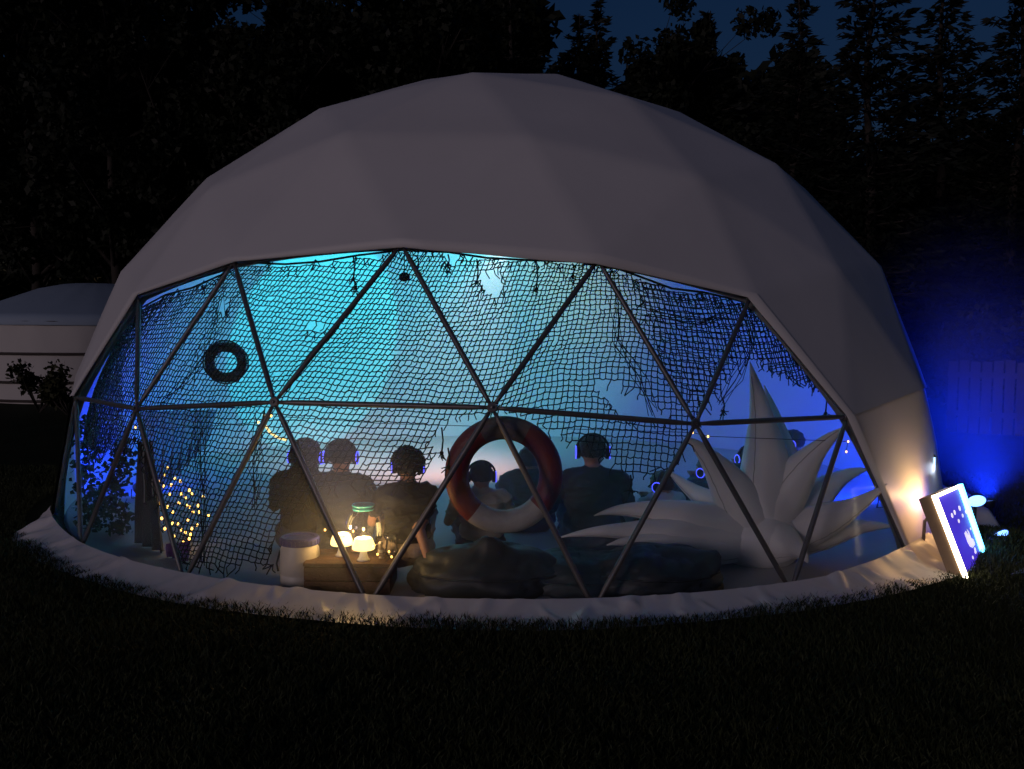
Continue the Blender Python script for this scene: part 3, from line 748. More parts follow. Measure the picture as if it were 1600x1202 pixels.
# ------------------------------------------------------------------ white inflatable with tentacles
def inflatable():
    c = at(1185, 855, 5.78); c.z = GZ + .18
    root = thing('inflatable_sea_anemone', 'white inflatable sea anemone with long pointed arms on the tent floor', 'inflatable', (c.x, c.y, GZ))
    s = MB(); n, k = 48, 24; vs = []
    for i in range(k+1):
        p = math.pi*i/k
        for j in range(n):
            a = 2*math.pi*j/n; g = 1 + .05*abs(math.cos(4*a))*math.sin(p) + .03*mnoise.noise((math.cos(a)*2, math.sin(a)*2, p))
            vs.append(c + Vector((.3*math.sin(p)*math.cos(a)*g, .28*math.sin(p)*math.sin(a)*g, .23*math.cos(p))))
    s.add(vs, [((i+1)*n+j, (i+1)*n+(j+1) % n, i*n+(j+1) % n, i*n+j) for i in range(k) for j in range(n)]); s.build('body', M['tent'], root)
    # tip pixel, depth, two bending points, radius
    arms = [((1172, 566), 5.75, (1205, 760), (1196, 660), .15), ((1194, 602), 6.0, (1235, 760), (1222, 690), .14), ((1324, 666), 5.6, (1225, 770), (1265, 700), .125), ((1362, 733), 6.0, (1260, 800), (1300, 735), .11),
            ((1386, 756), 5.6, (1260, 830), (1335, 800), .115), ((1402, 824), 5.85, (1270, 850), (1330, 812), .1), ((1070, 684), 5.6, (1165, 800), (1110, 700), .13), ((1040, 732), 5.9, (1150, 810), (1090, 780), .11),
            ((928, 806), 5.5, (1120, 830), (1010, 775), .115), ((874, 840), 5.35, (1110, 850), (990, 812), .105), ((948, 852), 5.3, (1100, 870), (1010, 832), .1), ((1262, 880), 5.35, (1215, 850), (1250, 850), .12), ((1300, 770), 6.3, (1240, 800), (1270, 760), .1)]
    for q_, ((tx, ty), Y, b1, b2, rad) in enumerate(arms):
        tip = at(tx, ty, Y); p1 = at(*b1, Y*.35+5.7*.65); p2 = at(*b2, Y*.75+5.7*.25); st = c + (p1-c)*.15
        L = 26; n = 24; path = []
        for i in range(L+1):
            t = i/L; path.append(st*(1-t)**3 + p1*3*t*(1-t)**2 + p2*3*t*t*(1-t) + tip*t**3)
        rr = [max(.003, rad*1.14*(.3*(1-i/L)**.72 + .7*(1-(i/L)**2.3))*(.86+.34*math.sin(math.pi*min(1, (i/L)*1.25+.1)))) for i in range(L+1)]
        a = MB(); a.tube(path, rr, n)
        for idx in range((L+1)*n):                        # gores: pinched seams and small puckers along them
            i, j = divmod(idx, n)
            if j % 6 == 0: kq = .07 + .03*math.sin(i*2.4+q_)
            else: kq = .012*mnoise.noise((i*.5, j*.5, q_*3.))
            a.v[idx] = tuple(Vector(a.v[idx])*(1-kq) + path[i]*kq)
        o_ = a.build('arm', M['tent'], root)
        sm_ = MB()
        for j in (0, 12):
            sm_.tube([Vector(a.v[i*n+j]) + (Vector(a.v[i*n+j])-path[i]).normalized()*.001 for i in range(3, L-1)], .0035, 5)
        sm_.build('seam', M['seam'], o_)
inflatable()

# ------------------------------------------------------------------ bean bags
def beanbag(label, px, py, Y, dims, seed, peak=None):
    c = at(px, py, Y); root = thing('bean_bag', label, 'bean bag', (c.x, c.y, GZ))
    n, k = 64, 34; vs = []
    for i in range(k+1):
        p = math.pi*i/k
        for j in range(n):
            a = 2*math.pi*j/n; v = Vector((math.sin(p)*math.cos(a), math.sin(p)*math.sin(a), math.cos(p)))
            crease = abs(mnoise.noise(v*3.1+Vector((seed, 0, 0)))); f = 1 + .14*mnoise.noise(v*1.6+Vector((0, seed, 0))) - .09*math.exp(-(crease/.1)**2) + .012*mnoise.noise(v*5+Vector((seed, 3, 1)))
            q = Vector((v.x*dims[0], v.y*dims[1], v.z*dims[2]*(1 if v.z > 0 else .8)))*f
            if peak:
                d = (v - Vector(peak[0]).normalized()).length; q += Vector(peak[0]).normalized()*peak[1]*math.exp(-(d/.22)**2)
            z = c.z + q.z; vs.append((c.x+q.x, c.y+q.y, max(z, GZ+.015)))
    s = MB(); s.add(vs, [((i+1)*n+j, (i+1)*n+(j+1) % n, i*n+(j+1) % n, i*n+j) for i in range(k) for j in range(n)]); s.build('bag', M['beanbag'], root)
    s = MB(); pts = []
    for j in range(n//2+1):
        q = Vector(vs[(k//2-3)*n + (j+n//2) % n]); pts.append(q + Vector((0, -.004, .004)))
    s.tube(pts, .006, 5); s.build('piping', M['beanbag'], root)
beanbag('dark bean bag with a pointed corner under the lifebuoy', 762, 905, 5.12, (.47, .29, .22), 1.7, ((0.02, -.35, 1), .1))
beanbag('crumpled dark bean bag between the pointed one and the inflatable', 905, 908, 5.2, (.46, .3, .2), 5.2)
beanbag('dark bean bag with flat top at the foot of the inflatable arms', 1020, 902, 5.14, (.42, .31, .2), 9.9, ((.75, -.2, .6), .1))

# ------------------------------------------------------------------ crate, lamps, jar, drum
cr = at(550, 900, 5.12); CTZ = at(550, 874, 5.05).z
root = thing('wooden_crate', 'low brown wooden crate carrying two small lit lamps', 'crate', (cr.x, cr.y, GZ))
cw, cd_, ch = .5, .34, CTZ-GZ-.012
for i in range(4):
    s = MB(); s.box((cr.x, cr.y - cd_/2 + .0425 + i*.085, CTZ-.009), (cw, .081, .018)); s.build('plank', M['wood'], root, smooth=False)
nrow = 2
for i in range(nrow):
    hh = (ch-.02)/nrow
    for sy in (-1, 1):
        s = MB(); s.box((cr.x, cr.y+sy*(cd_/2-.008), GZ+.012+hh*(i+.5)), (cw-.01, .016, hh-.006)); s.build('plank', M['wood'], root, smooth=False)
    for sx in (-1, 1):
        s = MB(); s.box((cr.x+sx*(cw/2-.013), cr.y, GZ+.012+hh*(i+.5)), (.016, cd_-.04, hh-.006)); s.build('plank', M['wood'], root, smooth=False)
def mushroom_lamp(label, px, Y, k=1.0):
    b = at(px, 868, Y); b.z = CTZ + .001
    root = thing('table_lamp', label, 'lamp', b, 'lamps on the crate')
    s = MB(); s.lathe([(.002, 0), (.036, 0), (.038, .006), (.03, .014), (.022, .035), (.019, .06), (.02, .075), (.002, .076)], b, 28); s.build('base', M['lampbase'], root)
    s = MB(); s.lathe([(.03, .066), (.062, .068), (.066, .074), (.064, .095), (.052, .128), (.044, .134), (.036, .136), (.03, .13)], b, 32); s.build('shade', M['shade'], root)
    s = MB(); s.lathe([(.002, .132), (.034, .132), (.034, .135), (.002, .135)], b, 24); s.build('top_disc', M['shade'], root)
    point('lamp_light', b+Vector((0, 0, .17)), (1, .6, .22), 2.6, .02, root)
mushroom_lamp('small white lit lamp on crate, half behind the metal tube', 534, 5.12)
mushroom_lamp('small white lit lamp in front of the glass jar', 568, 5.02)
jb = at(568, 868, 5.22); jb.z = CTZ+.001
root = thing('glass_jar', 'large round glass jar with teal rim standing behind the lamps', 'jar', jb)
s = MB(); s.lathe([(.002, .004), (.07, .004), (.09, .02), (.112, .09), (.112, .16), (.095, .22), (.066, .248), (.058, .258)], jb, 40); s.build('glass_body', M['glass'], root)
s = MB(); s.torus(jb+Vector((0, 0, .262)), .058, .008, None, 36, 8); s.torus(jb+Vector((0, 0, .285)), .064, .006, None, 36, 8); s.build('rim', M['teal'], root)
s = MB(); s.tube([jb+Vector((.052*math.cos(a), .052*math.sin(a), .275)) for a in [i*2*math.pi/32 for i in range(33)]], .012, 6, flat=.4); s.build('neck', M['teal'], root)
fb_ = at(596, 868, 5.08); fb_.z = CTZ+.001
root = thing('small_figurine', 'tiny pale gull figurine on the crate beside the lamps', 'figurine', fb_)
s = MB(); s.ball(fb_+Vector((0, 0, .035)), (.022, .03, .028), 14); s.tube([fb_+Vector((0, -.01, .05)), fb_+Vector((-.003, -.018, .075)), fb_+Vector((-.003, -.02, .085))], [.014, .011, .012], 10); s.ball(fb_+Vector((-.003, -.022, .09)), .015, 10); s.tube([fb_+Vector((-.012, -.03, .09)), fb_+Vector((-.03, -.036, .087))], [.005, .001], 6); s.lathe([(.001, 0), (.018, 0), (.01, .012), (.001, .013)], fb_, 12); s.build('bird', M['plast'], root)
gb = at(612, 868, 5.14); gb.z = CTZ+.001
root = thing('glass_jug', 'small clear glass jug at the end of the crate', 'jug', gb)
s = MB(); s.lathe([(.002, .003), (.035, .003), (.042, .02), (.034, .07), (.032, .1), (.045, .128)], gb, 28); s.build('body', M['glass'], root)
s = MB(); s.tube([gb+Vector((.034, 0, .1)), gb+Vector((.068, 0, .095)), gb+Vector((.07, 0, .055)), gb+Vector((.042, 0, .035))], .005, 8); s.build('handle', M['glass'], root)
db = ground(469, 925); db = at(469, 925, 5.12); db.z = GZ
root = thing('plastic_drum', 'cream plastic drum with blue screw lid beside the crate', 'drum', db)
dh = at(469, 846, 5.12).z - GZ
s = MB(); s.lathe([(.002, .014), (.1, .014), (.112, .03), (.114, dh*.3), (.111, dh*.32), (.111, dh*.36), (.114, dh*.38), (.113, dh*.85), (.098, dh*.96), (.096, dh)], db, 40); s.build('body', M['plast'], root)
s = MB(); s.lathe([(.09, dh-.012), (.112, dh-.012), (.114, dh), (.114, dh+.024), (.106, dh+.032), (.09, dh+.03), (.084, dh+.022), (.002, dh+.02)], db, 40); ld = s.build('lid', M['lid'], root, sharp=40)
for k in range(28):
    a = 2*math.pi*k/28; s = MB(); s.box(db+Vector((.1145*math.cos(a), .1145*math.sin(a), dh+.006)), (.006, .008, .026), Matrix.Rotation(a, 3, 'Z')); s.build('grip_rib', M['lid'], ld, smooth=False)
s = MB(); s.tube([db+Vector((-.116, 0, dh*.8)), db+Vector((-.13, -.03, dh*.55)), db+Vector((-.118, -.04, dh*.4))], .006, 6); s.build('handle', M['dark'], root)

# ------------------------------------------------------------------ fairy lights, rope light
def fairy(label, pts_px, Y, name='fairy_lights', per=1, bulbs=None, mt='glow', br=.009):
    pts = [at(x, y, Y if not callable(Y) else Y(x)) for x, y in pts_px]
    root = thing(name, label, 'string lights', (pts[0].x, pts[0].y, pts[0].z))
    s = MB(); s.tube(pts, .0022, 5); s.build('wire', M['dark'], root)
    for i, p in enumerate(pts):
        if bulbs is None or i in bulbs:
            b = MB(); b.ball(p+Vector((0, -.004, 0)), (br, br, br*1.3), 8); b.build('bulb', M[mt], root)
fairy('string of warm fairy lights tangled in front of the dark drape', [(262, 731), (258, 742), (274, 748), (282, 752), (296, 766), (300, 772), (284, 772), (265, 772), (243, 773), (250, 786), (292, 790), (296, 792), (318, 776), (326, 806), (302, 800),
    (270, 800), (253, 810), (262, 815), (270, 818), (284, 828), (290, 832), (298, 835), (300, 826), (296, 842), (272, 838), (248, 752), (256, 760), (268, 758), (290, 778), (310, 790), (312, 800), (280, 786), (262, 792), (246, 796), (240, 806), (258, 826), (278, 818), (294, 812), (308, 820), (286, 846), (276, 852), (290, 858)], 5.98)
fairy('short string of warm fairy lights around the crate lamps', [(508, 828), (520, 821), (538, 838), (552, 830), (585, 852), (590, 866), (608, 862), (612, 870), (600, 880)], 5.0, br=.006)
fairy('few warm fairy bulbs strung along the tent hubs', [(205, 656), (212, 668), (300, 668), (404, 660), (424, 650), (600, 662), (1082, 676), (1106, 682), (1325, 690), (1322, 706)], lambda x: on_dome(x, 660, .965).y, bulbs={0, 1, 3, 4, 6, 7, 8, 9}, br=.006)
rp = [at(x, y, on_dome(x, y, .94).y) for x, y in ((412, 648), (414, 664), (422, 676), (434, 684), (448, 688))]
root = thing('rope_light', 'short loop of glowing yellow rope light below a tent hub', 'rope light', (rp[-1].x, rp[-1].y, rp[-1].z))
s = MB(); s.tube(rp, .0075, 8); s.build('tube', M['rope_light'], root)

# ------------------------------------------------------------------ drape and trailing vines on the left
def drape(label, corners, kdepth, mt, seed, folds=7):
    (x0, y0), (x1, y1), (x2, y2), (x3, y3) = corners           # tl, tr, br, bl
    n, k = 60, 24; vs = []
    for j in range(k+1):
        for i in range(n+1):
            u, v = i/n, j/k
            xt, yt = x0+(x1-x0)*u, y0+(y1-y0)*u; xb, yb = x3+(x2-x3)*u, y3+(y2-y3)*u
            q = on_dome(xt+(xb-xt)*v, yt+(yb-yt)*v, kdepth); d = (q-DC).normalized()
            w = .02*math.sin(u*folds*2*math.pi+seed+v*1.5)*(.35+v) + .012*mnoise.noise((u*5, v*3, seed))
            q = q - d*w; q.z = max(q.z, GZ+.02); vs.append(q)
    root = thing('drape', label, 'drape', Vector(vs[k*(n+1)+n//2]))
    s = MB(); s.add(vs, [(j*(n+1)+i, j*(n+1)+i+1, (j+1)*(n+1)+i+1, (j+1)*(n+1)+i) for j in range(k) for i in range(n)]); s.build('cloth', M[mt], root)
drape('dark cloth drape hanging behind the net at the left window', ((214, 644), (338, 640), (318, 700), (226, 790)), .93, 'sheer', 1.)
drape('dark cloth pillar drape behind the left tent tube', ((216, 690), (238, 690), (262, 900), (214, 880)), .91, 'drape', 4., 3)
drape('purple cloth gathered low behind the tent corner', ((258, 850), (296, 846), (290, 905), (266, 905)), .92, 'drape_p', 2., 4)
def vine(label, path, kdepth, nl):
    pts = [on_dome(x, y, kdepth) for x, y in path]
    root = thing('trailing_vine', label, 'vine', (pts[-1].x, pts[-1].y, pts[-1].z), 'vines at the left window')
    s = MB(); s.tube(pts, .006, 6); s.build('stem', M['bark'], root)
    L = MB(); N = len(pts)-1
    for q in range(nl):
        t = random.random()*N; i = min(N-1, int(t)); p = pts[i].lerp(pts[i+1], t-i) + Vector((random.gauss(0, .05), random.gauss(0, .04), random.gauss(0, .03)))
        d = Vector((random.gauss(0, 1), random.gauss(0, .6), random.gauss(-.6, .5))).normalized(); w = d.cross(Vector((random.gauss(0, 1), random.gauss(0, 1), random.gauss(0, 1)))).normalized()
        l = random.uniform(.03, .06); n_ = d.cross(w)
        L.add([p, p+d*l*.35+w*l*.42, p+d*l*.45+n_*l*.1, p+d*l*.35-w*l*.42, p+d*l], [(0, 1, 2), (0, 2, 3), (1, 4, 2), (2, 4, 3)])
    L.build('leaves', M['ivy'], root, smooth=False)['kind'] = 'stuff'
vine('dense trailing vine beside the leftmost tent tube', [(140, 650), (136, 700), (142, 750), (150, 800), (158, 850)], .93, 420)
vine('leafy vine trailing between the left tube and the dark drape', [(198, 690), (186, 740), (170, 780), (190, 810), (182, 850)], .91, 460)
vine('thin vine reaching the tent edge beside the left tube', [(122, 700), (130, 760), (140, 820)], .95, 120)
p = on_dome(632, 433, .93)
root = thing('hanging_globe', 'small dark globe hanging behind the top of the net', 'ornament', (p.x, p.y, p.z-.04))
s = MB(); s.ball(p, (.036, .036, .03), 16); s.build('globe', M['dark'], root)
s = MB(); s.tube([p+Vector((0, 0, .025)), on_dome(632, 395, .93)], .003, 5); s.build('cord', M['dark'], root)

# ------------------------------------------------------------------ blue uplights inside at both ends
def uplight(label, p, aim, power, group='blue uplights inside the tent', deg=150, lens='flood'):
    root = thing('led_uplight', label, 'uplight', (p.x, p.y, GZ), group)
    d = (Vector(aim)-p).normalized(); q = frame_to(d)
    s = MB(); s.lathe([(.002, -.06), (.04, -.06), (.05, -.03), (.052, .0), (.046, .0), (.046, -.004), (.002, -.004)], p, 24, q); s.build('housing', M['black'], root, sharp=40)
    s = MB(); s.lathe([(.002, -.003), (.045, -.003), (.045, -.001), (.002, 0)], p, 24, q); s.build('lens', M[lens], root)
    sd = d.cross(Vector((0, 0, 1))).normalized()*.06
    s = MB(); f = Vector((p.x, p.y, GZ+.02)); s.tube([p+sd-d*.03, f+sd, f-sd, p-sd-d*.03], .006, 6); s.build('bracket', M['black'], root)
    o = spot('uplight_beam', p + d*.02, aim, (.004, .03, 1), power, deg, 1., .04); o.parent = root; o.location = p + d*.02 - wloc(root)
uplight('blue uplight on the tent floor by the left wall', Vector((-3.25, 7.75, GZ+.12)), (-3.8, 8.9, 1.0), 230, deg=165)
uplight('blue uplight on the tent floor behind the inflatable', Vector((3.3, 7.55, GZ+.12)), (2.9, 9.9, 1.3), 560, deg=130)

# ================================================================== OUTSIDE
# ------------------------------------------------------------------ lit box sign leaning by the tent
nb = ground(1506, 903); fbm = ground(1538, 872)
ntp = at(1457, 776, nb.y); ftp = at(1499, 758, fbm.y)
root = thing('lit_box_sign', 'leaning box sign with glowing edges and small pale marks beside the tent', 'sign', nb)
u_ = (fbm-nb); v_ = (ntp-nb)
nrm = u_.cross(v_).normalized()
if nrm.x < 0: nrm = -nrm
TH = .085
def SP(u, v, n=0.): 
    lo = nb.lerp(fbm, u); hi = ntp.lerp(ftp, u); return lo.lerp(hi, v) + nrm*n
def quadbox(name, u0, u1, v0, v1, n0, n1, mt, parent=root, smooth=False):
    vs = [SP(u, v, n) for n in (n0, n1) for (u, v) in ((u0, v0), (u1, v0), (u1, v1), (u0, v1))]
    s = MB(); s.add(vs, [(3, 2, 1, 0), (4, 5, 6, 7), (0, 1, 5, 4), (1, 2, 6, 5), (2, 3, 7, 6), (3, 0, 4, 7)]); return s.build(name, mt, parent, smooth)
box = quadbox('box', 0, 1, 0, 1, -TH, -.006, M['signbox'])
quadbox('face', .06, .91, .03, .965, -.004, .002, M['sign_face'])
quadbox('light_edge', -.012, .05, -.01, 1.01, -.003, .02, M['sign_warm'])['label'] = 'warm white light edge'
quadbox('light_edge', .06, .9, .975, 1.006, -.003, .018, M['sign_warm'])['label'] = 'warm white light edge'
quadbox('back_light_strip', .45, .97, .92, .97, -TH-.012, -TH-.002, M['sign_back'])['label'] = 'warm light strip facing the tent'
quadbox('light_edge', .92, 1.012, .08, 1.01, -.003, .022, M['sign_cool'])['label'] = 'blue light edge'
def inv(px, py):
    best = None
    for i in range(61):
        for j in range(61):
            q = to_px(np.array(SP(i/60, j/60)))
            d = (q[0]-px)**2 + (q[1]-py)**2
            if best is None or d < best[0]: best = (d, i/60, j/60)
    return best[1], best[2]
axm = Matrix((u_.normalized(), nrm.cross(u_).normalized(), nrm)).transposed()
for (x, y, rx, ry) in ((1487, 806, .022, .016), (1491, 801, .022, .016), (1498, 794, .026, .018), (1508, 800, .02, .013), (1503, 806, .02, .013), (1497, 814, .022, .014), (1515, 826, .013, .009), (1522, 858, .02, .012), (1523, 862, .024, .012), (1519, 871, .016, .012)):
    u, v = inv(x, y); s = MB(); s.ball(SP(u, v, .004), (rx, ry, .003), 12, axm); s.build('mark', M['mark'], root)
blob = [(1505, 833), (1507, 829), (1511, 838), (1513, 833), (1509, 827), (1513, 831), (1516, 840), (1520, 843), (1522, 850), (1519, 857), (1514, 854), (1511, 848), (1508, 840)]
vs = [SP(*inv(x, y), .005) for x, y in blob]; s = MB(); cc = sum(vs, Vector())/len(vs)
s.add([cc+nrm*.004]+vs, [(0, i+1, (i+1) % len(vs)+1) for i in range(len(vs))]); s.build('mark', M['mark'], root)['label'] = 'pale shape with two prongs'
# prop that holds it up
s = MB(); s.tube([SP(.5, .8, -TH), SP(.5, .8, -TH)+Vector((-.06, .06, -.1)), Vector((SP(.5, 0).x-.3, SP(.5, 0).y+.1, GZ+.02))], .012, 8); s.build('prop', M['steel'], root)

def flood(label, px, py, Y, l, w, deg, aim=None, power=0, pinkdot=None):
    p = at(px, py, Y); root = thing('flood_light', label, 'flood light', (p.x, p.y, GZ), 'blue flood lights beside the sign')
    d = Vector((-.35, -1, .15)).normalized(); q = axis_rot(d, math.radians(deg))
    s = MB(); s.ball(p - d*.03, (l*1.12, w*1.2, .045), 20, q); s.build('housing', M['black'], root)
    s = MB(); s.ball(p, (l, w, .022), 24, q); s.build('lens', M['flood'], root)
    e = p - d*.05; s = MB(); s.tube([e, e.lerp(Vector((e.x, e.y, GZ)), .6), Vector((e.x, e.y, GZ-.05))], [.012, .01, .005], 8); s.build('stake', M['black'], root)
    if pinkdot:
        c = at(*pinkdot, Y); s = MB(); s.ball(c, (.02, .02, .02), 12); s.build('indicator', M['pink'], root)
        s = MB(); s.tube([c, p], .007, 6); s.build('cable', M['black'], root)
    if power:
        o = spot('flood_beam', p+d*.05, aim, (.03, .07, 1), power, 130, .8, .04); o.parent = root; o.location = p+d*.05-wloc(root)
flood('round blue flood light on a stake behind the box sign', 1526, 783, 6.3, .062, .04, 15, SP(.6, .6), 7)
flood('long blue flood light with pink indicator low on the grass', 1556, 843, 6.1, .1, .034, 42, SP(.6, .4), 8, (1543, 851))
uplight('blue uplight behind the tent corner washing its side', Vector((4.0, 7.15, GZ+.16)), (3.85, 7.6, 2.2), 230, 'blue flood lights beside the sign', deg=150)
# thin stake lantern next to the sign: it warms the side flap
p = Vector((3.18, 6.45, GZ))
root = thing('stake_lantern', 'thin upright stake lantern with lit glass behind the sign', 'lantern', p)
tp = .56
s = MB(); s.tube([p, Vector((p.x, p.y, tp-.16))], .008, 8); s.build('stake', M['steel'], root)
s = MB(); s.lathe([(.002, tp-.16), (.01, tp-.16), (.013, tp-.1), (.015, tp), (.002, tp)], (p.x, p.y, 0), 20); s.build('glass', M['lantern'], root)
s = MB(); s.lathe([(.018, tp), (.02, tp+.006), (.006, tp+.018), (.002, tp+.02)], (p.x, p.y, 0), 20); s.build('cap', M['black'], root)
point('lantern_light', (p.x, p.y-.03, tp-.08), (.7, .8, 1), .6, .05, root)

# ------------------------------------------------------------------ yurt
yc = at(62, 632, 17.4); YR = 2.75; yc = Vector((yc.x, 17.35+YR, GZ))
root = thing('yurt', 'round white canvas yurt with dark rope bands at the edge of the lawn', 'yurt', yc)
ez = at(62, 497, 17.4).z; az = at(62, 441, 19.3).z
n = 96
def wallring(z, r, amp, sd):
    return [(yc.x+(r+amp*mnoise.noise((math.cos(a)*6, math.sin(a)*6, z*1.3+sd)))*math.cos(a), yc.y+(r+amp*mnoise.noise((math.cos(a)*6, math.sin(a)*6, z*1.3+sd)))*math.sin(a), z) for a in [2*math.pi*j/n for j in range(n)]]
zs_ = [GZ-.03 + (ez-GZ+.03)*i/14 for i in range(15)]
vs = sum([wallring(z, YR, .035, 0) for z in zs_], [])
s = MB(); s.add(vs, [(i*n+j, i*n+(j+1) % n, (i+1)*n+(j+1) % n, (i+1)*n+j) for i in range(14) for j in range(n)]); wl = s.build('wall', M['felt'], root)
prof = [(YR+.05, ez-.14), (YR+.07, ez), (YR*.95, ez+.1), (YR*.7, ez+(az-ez)*.5), (YR*.45, az-.13), (YR*.27, az-.02), (YR*.2, az), (.02, az+.01)]
vs = sum([wallring(z, r, .03, 5) for r, z in prof], [])
s = MB(); s.add(vs, [(i*n+j, i*n+(j+1) % n, (i+1)*n+(j+1) % n, (i+1)*n+j) for i in range(len(prof)-1) for j in range(n)]); s.build('roof', M['roofc'], root)
for py in (502, 553, 598, 627):
    z = at(62, py, 17.4).z; s = MB(); s.torus((yc.x, yc.y, z), YR+.03, .03, None, n, 6); s.build('band', M['rope'], root)

# ------------------------------------------------------------------ plants and trees
def leaf_cloud(centres, radii, n, size, seed, droop=0.):
    g = np.random.default_rng(seed); centres = np.asarray(centres, float); radii = np.asarray(radii, float)
    pk = g.integers(0, len(centres), n); d = g.normal(size=(n, 3)); d /= np.linalg.norm(d, axis=1, keepdims=True)
    P = centres[pk] + d*(radii[pk]*(g.random(n)**.45))[:, None]
    a = g.normal(size=(n, 3)); a[:, 2] -= droop; a /= np.linalg.norm(a, axis=1, keepdims=True)
    b = np.cross(a, g.normal(size=(n, 3))); b /= np.linalg.norm(b, axis=1, keepdims=True)
    l = (size*(.6+.8*g.random(n)))[:, None]
    V = np.stack([P-a*l*.5, P+b*l*.3, P+a*l*.5, P-b*l*.3], 1).reshape(-1, 3)
    return V, np.arange(n*4).reshape(n, 4)
def bush(label, px, Y, w, h, n, mt='hedge', seed=1, name='bush', size=.09):
    g = random.Random(seed); b = ground(px, 700); b = at(px, 640, Y); b.z = GZ
    root = thing(name, label, 'bush', b)
    s = MB(); cs = []; rs = []
    for k in range(9):
        q = Vector((g.uniform(-w, w)*.8, g.uniform(-.3, .3), h*g.uniform(.45, .95)*(1-.3*abs(g.uniform(-1, 1)))))
        s.tube([b, b+q*.5+Vector((g.gauss(0, .05), 0, 0)), b+q], [.02, .014, .005], 5); cs.append(q); rs.append(g.uniform(.15, .3)*h)
    s.build('stems', M['bark'], root)
    V, Fq = leaf_cloud(cs, rs, n, size, seed); o = link('foliage', np_mesh('foliage', V, Fq, M[mt], False), root)
bush('dark bush with upright shoots in front of the yurt', 62, 15.5, .55, .85, 1500, seed=3)
bush('low dark bush beside the tent and the yurt', 112, 14.6, .6, .7, 1500, seed=8)
bush('brownish bush behind the wooden fence', 1570, 15.0, .9, 2.0, 2600, seed=5, size=.12)
bush('tall dark shrub between tent and wooden fence', 1490, 15.2, .8, 2.1, 2600, seed=12, size=.12)
# wooden fence on the right
f0 = at(1478, 650, 13.6); f1 = at(1760, 650, 12.4); f0.z = f1.z = GZ
root = thing('wooden_fence', 'dark wooden fence of vertical boards right of the tent', 'fence', f0)
L = (f1-f0).length; dv = (f1-f0).normalized(); fr = Matrix.Rotation(math.atan2(dv.y, dv.x), 3, 'Z'); nbd = int(L/.15)
for i in range(nbd):
    h = 1.12 + random.uniform(-.02, .02); c = f0 + dv*(i+.5)*L/nbd
    s = MB(); s.box((c.x, c.y, GZ+h/2), (.128, .02, h), fr); s.build('board', M['fence'], root, smooth=False)
for z in (.3, .9):
    s = MB(); c = (f0+f1)/2; s.box((c.x+fr[0][1]*.035, c.y+fr[1][1]*.035, GZ+z), (L, .04, .08), fr); s.build('rail', M['fence'], root, smooth=False)

def pine_mesh(seed, H):
    g = random.Random(seed); tr = MB(); P = []; Dr = []; Ln = []
    tp = [Vector((.05*math.sin(i*1.3+seed)*i/3, .05*math.cos(i*1.1)*i/3, H*i/8)) for i in range(9)]
    tr.tube(tp, [.2*(H/10)*(1-.93*i/8) for i in range(9)], 8)
    z = H*.1
    while z < H*.995:
        t = z/H; env = (H*.2)*min(1, (1-t)*2.1)**.9*g.uniform(.65, 1.2); nb_ = g.randint(4, 7); a0 = g.random()*6.28
        for k in range(nb_):
            if g.random() < .15: continue
            a = a0 + 6.28*k/nb_ + g.gauss(0, .25); l = max(.12, env*g.uniform(.55, 1.25)); d = Vector((math.cos(a), math.sin(a), .35*t - .12)); sd = Vector((-math.sin(a), math.cos(a), 0))
            o_ = Vector((0, 0, z)); e = o_ + d*l + Vector((0, 0, .08*l))
            tr.tube([o_, o_+d*l*.6, e], [.035*(1-t)+.008, .02*(1-t)+.006, .003], 4)
            m_ = max(6, int(l*34))
            for q in range(m_):
                u = g.random()**.7; w = g.uniform(-1, 1)*.33*l*(1-u*.7)
                P.append(o_.lerp(e, u) + sd*w + Vector((0, 0, g.gauss(-.03, .05))))
                v = d*g.uniform(.4, 1) + sd*(1.1*w/max(.05, .33*l)) + Vector((0, 0, g.gauss(-.15, .25))); Dr.append(v.normalized()); Ln.append(g.uniform(.16, .34))
        z += H*.02*g.uniform(.75, 1.3)
    for q in range(40): P.append(Vector((g.gauss(0, .04), g.gauss(0, .04), H*g.uniform(.95, 1.0)))); Dr.append(Vector((g.gauss(0, .5), g.gauss(0, .5), 1)).normalized()); Ln.append(.15)
    P = np.array(P); A = np.array(Dr); L_ = np.array(Ln)[:, None]; gg = np.random.default_rng(seed); B = np.cross(A, gg.normal(size=A.shape)); B /= np.linalg.norm(B, axis=1, keepdims=True)
    V = np.stack([P-A*L_*.4, P+B*L_*.16, P+A*L_*.6, P-B*L_*.16], 1).reshape(-1, 3)
    return tr, V, np.arange(len(V)).reshape(-1, 4)
def broad_mesh(seed, H):
    g = random.Random(seed); C = []; Rr = []; tr = MB()
    tr.tube([Vector((.06*math.sin(i+seed), .06*math.cos(i*1.4), H*.75*i/6)) for i in range(7)], [.17*(1-.8*i/6) for i in range(7)], 8)
    for k in range(26):
        z = H*g.uniform(.18, .72); a = g.random()*6.28; l = H*g.uniform(.16, .3)*(1.15-z/H*.6)
        o_ = Vector((0, 0, z)); e = o_ + Vector((math.cos(a)*l, math.sin(a)*l, l*g.uniform(.35, 1.0)))
        mid_ = o_.lerp(e, .5)+Vector((g.gauss(0, .15), g.gauss(0, .15), 0))
        tr.tube([o_, mid_, e], [.06, .04, .012], 5)
        for q in range(5):
            tw = e + Vector((g.gauss(0, .5), g.gauss(0, .5), g.gauss(.25, .45))); tr.tube([mid_.lerp(e, .6), tw], [.014, .004], 4)
            C.append(tw); Rr.append(g.uniform(.25, .6))
        C.append(mid_); Rr.append(.5)
    V, Fq = leaf_cloud(C, Rr, 24000, .17, seed)
    return tr, V, Fq
protos = {}
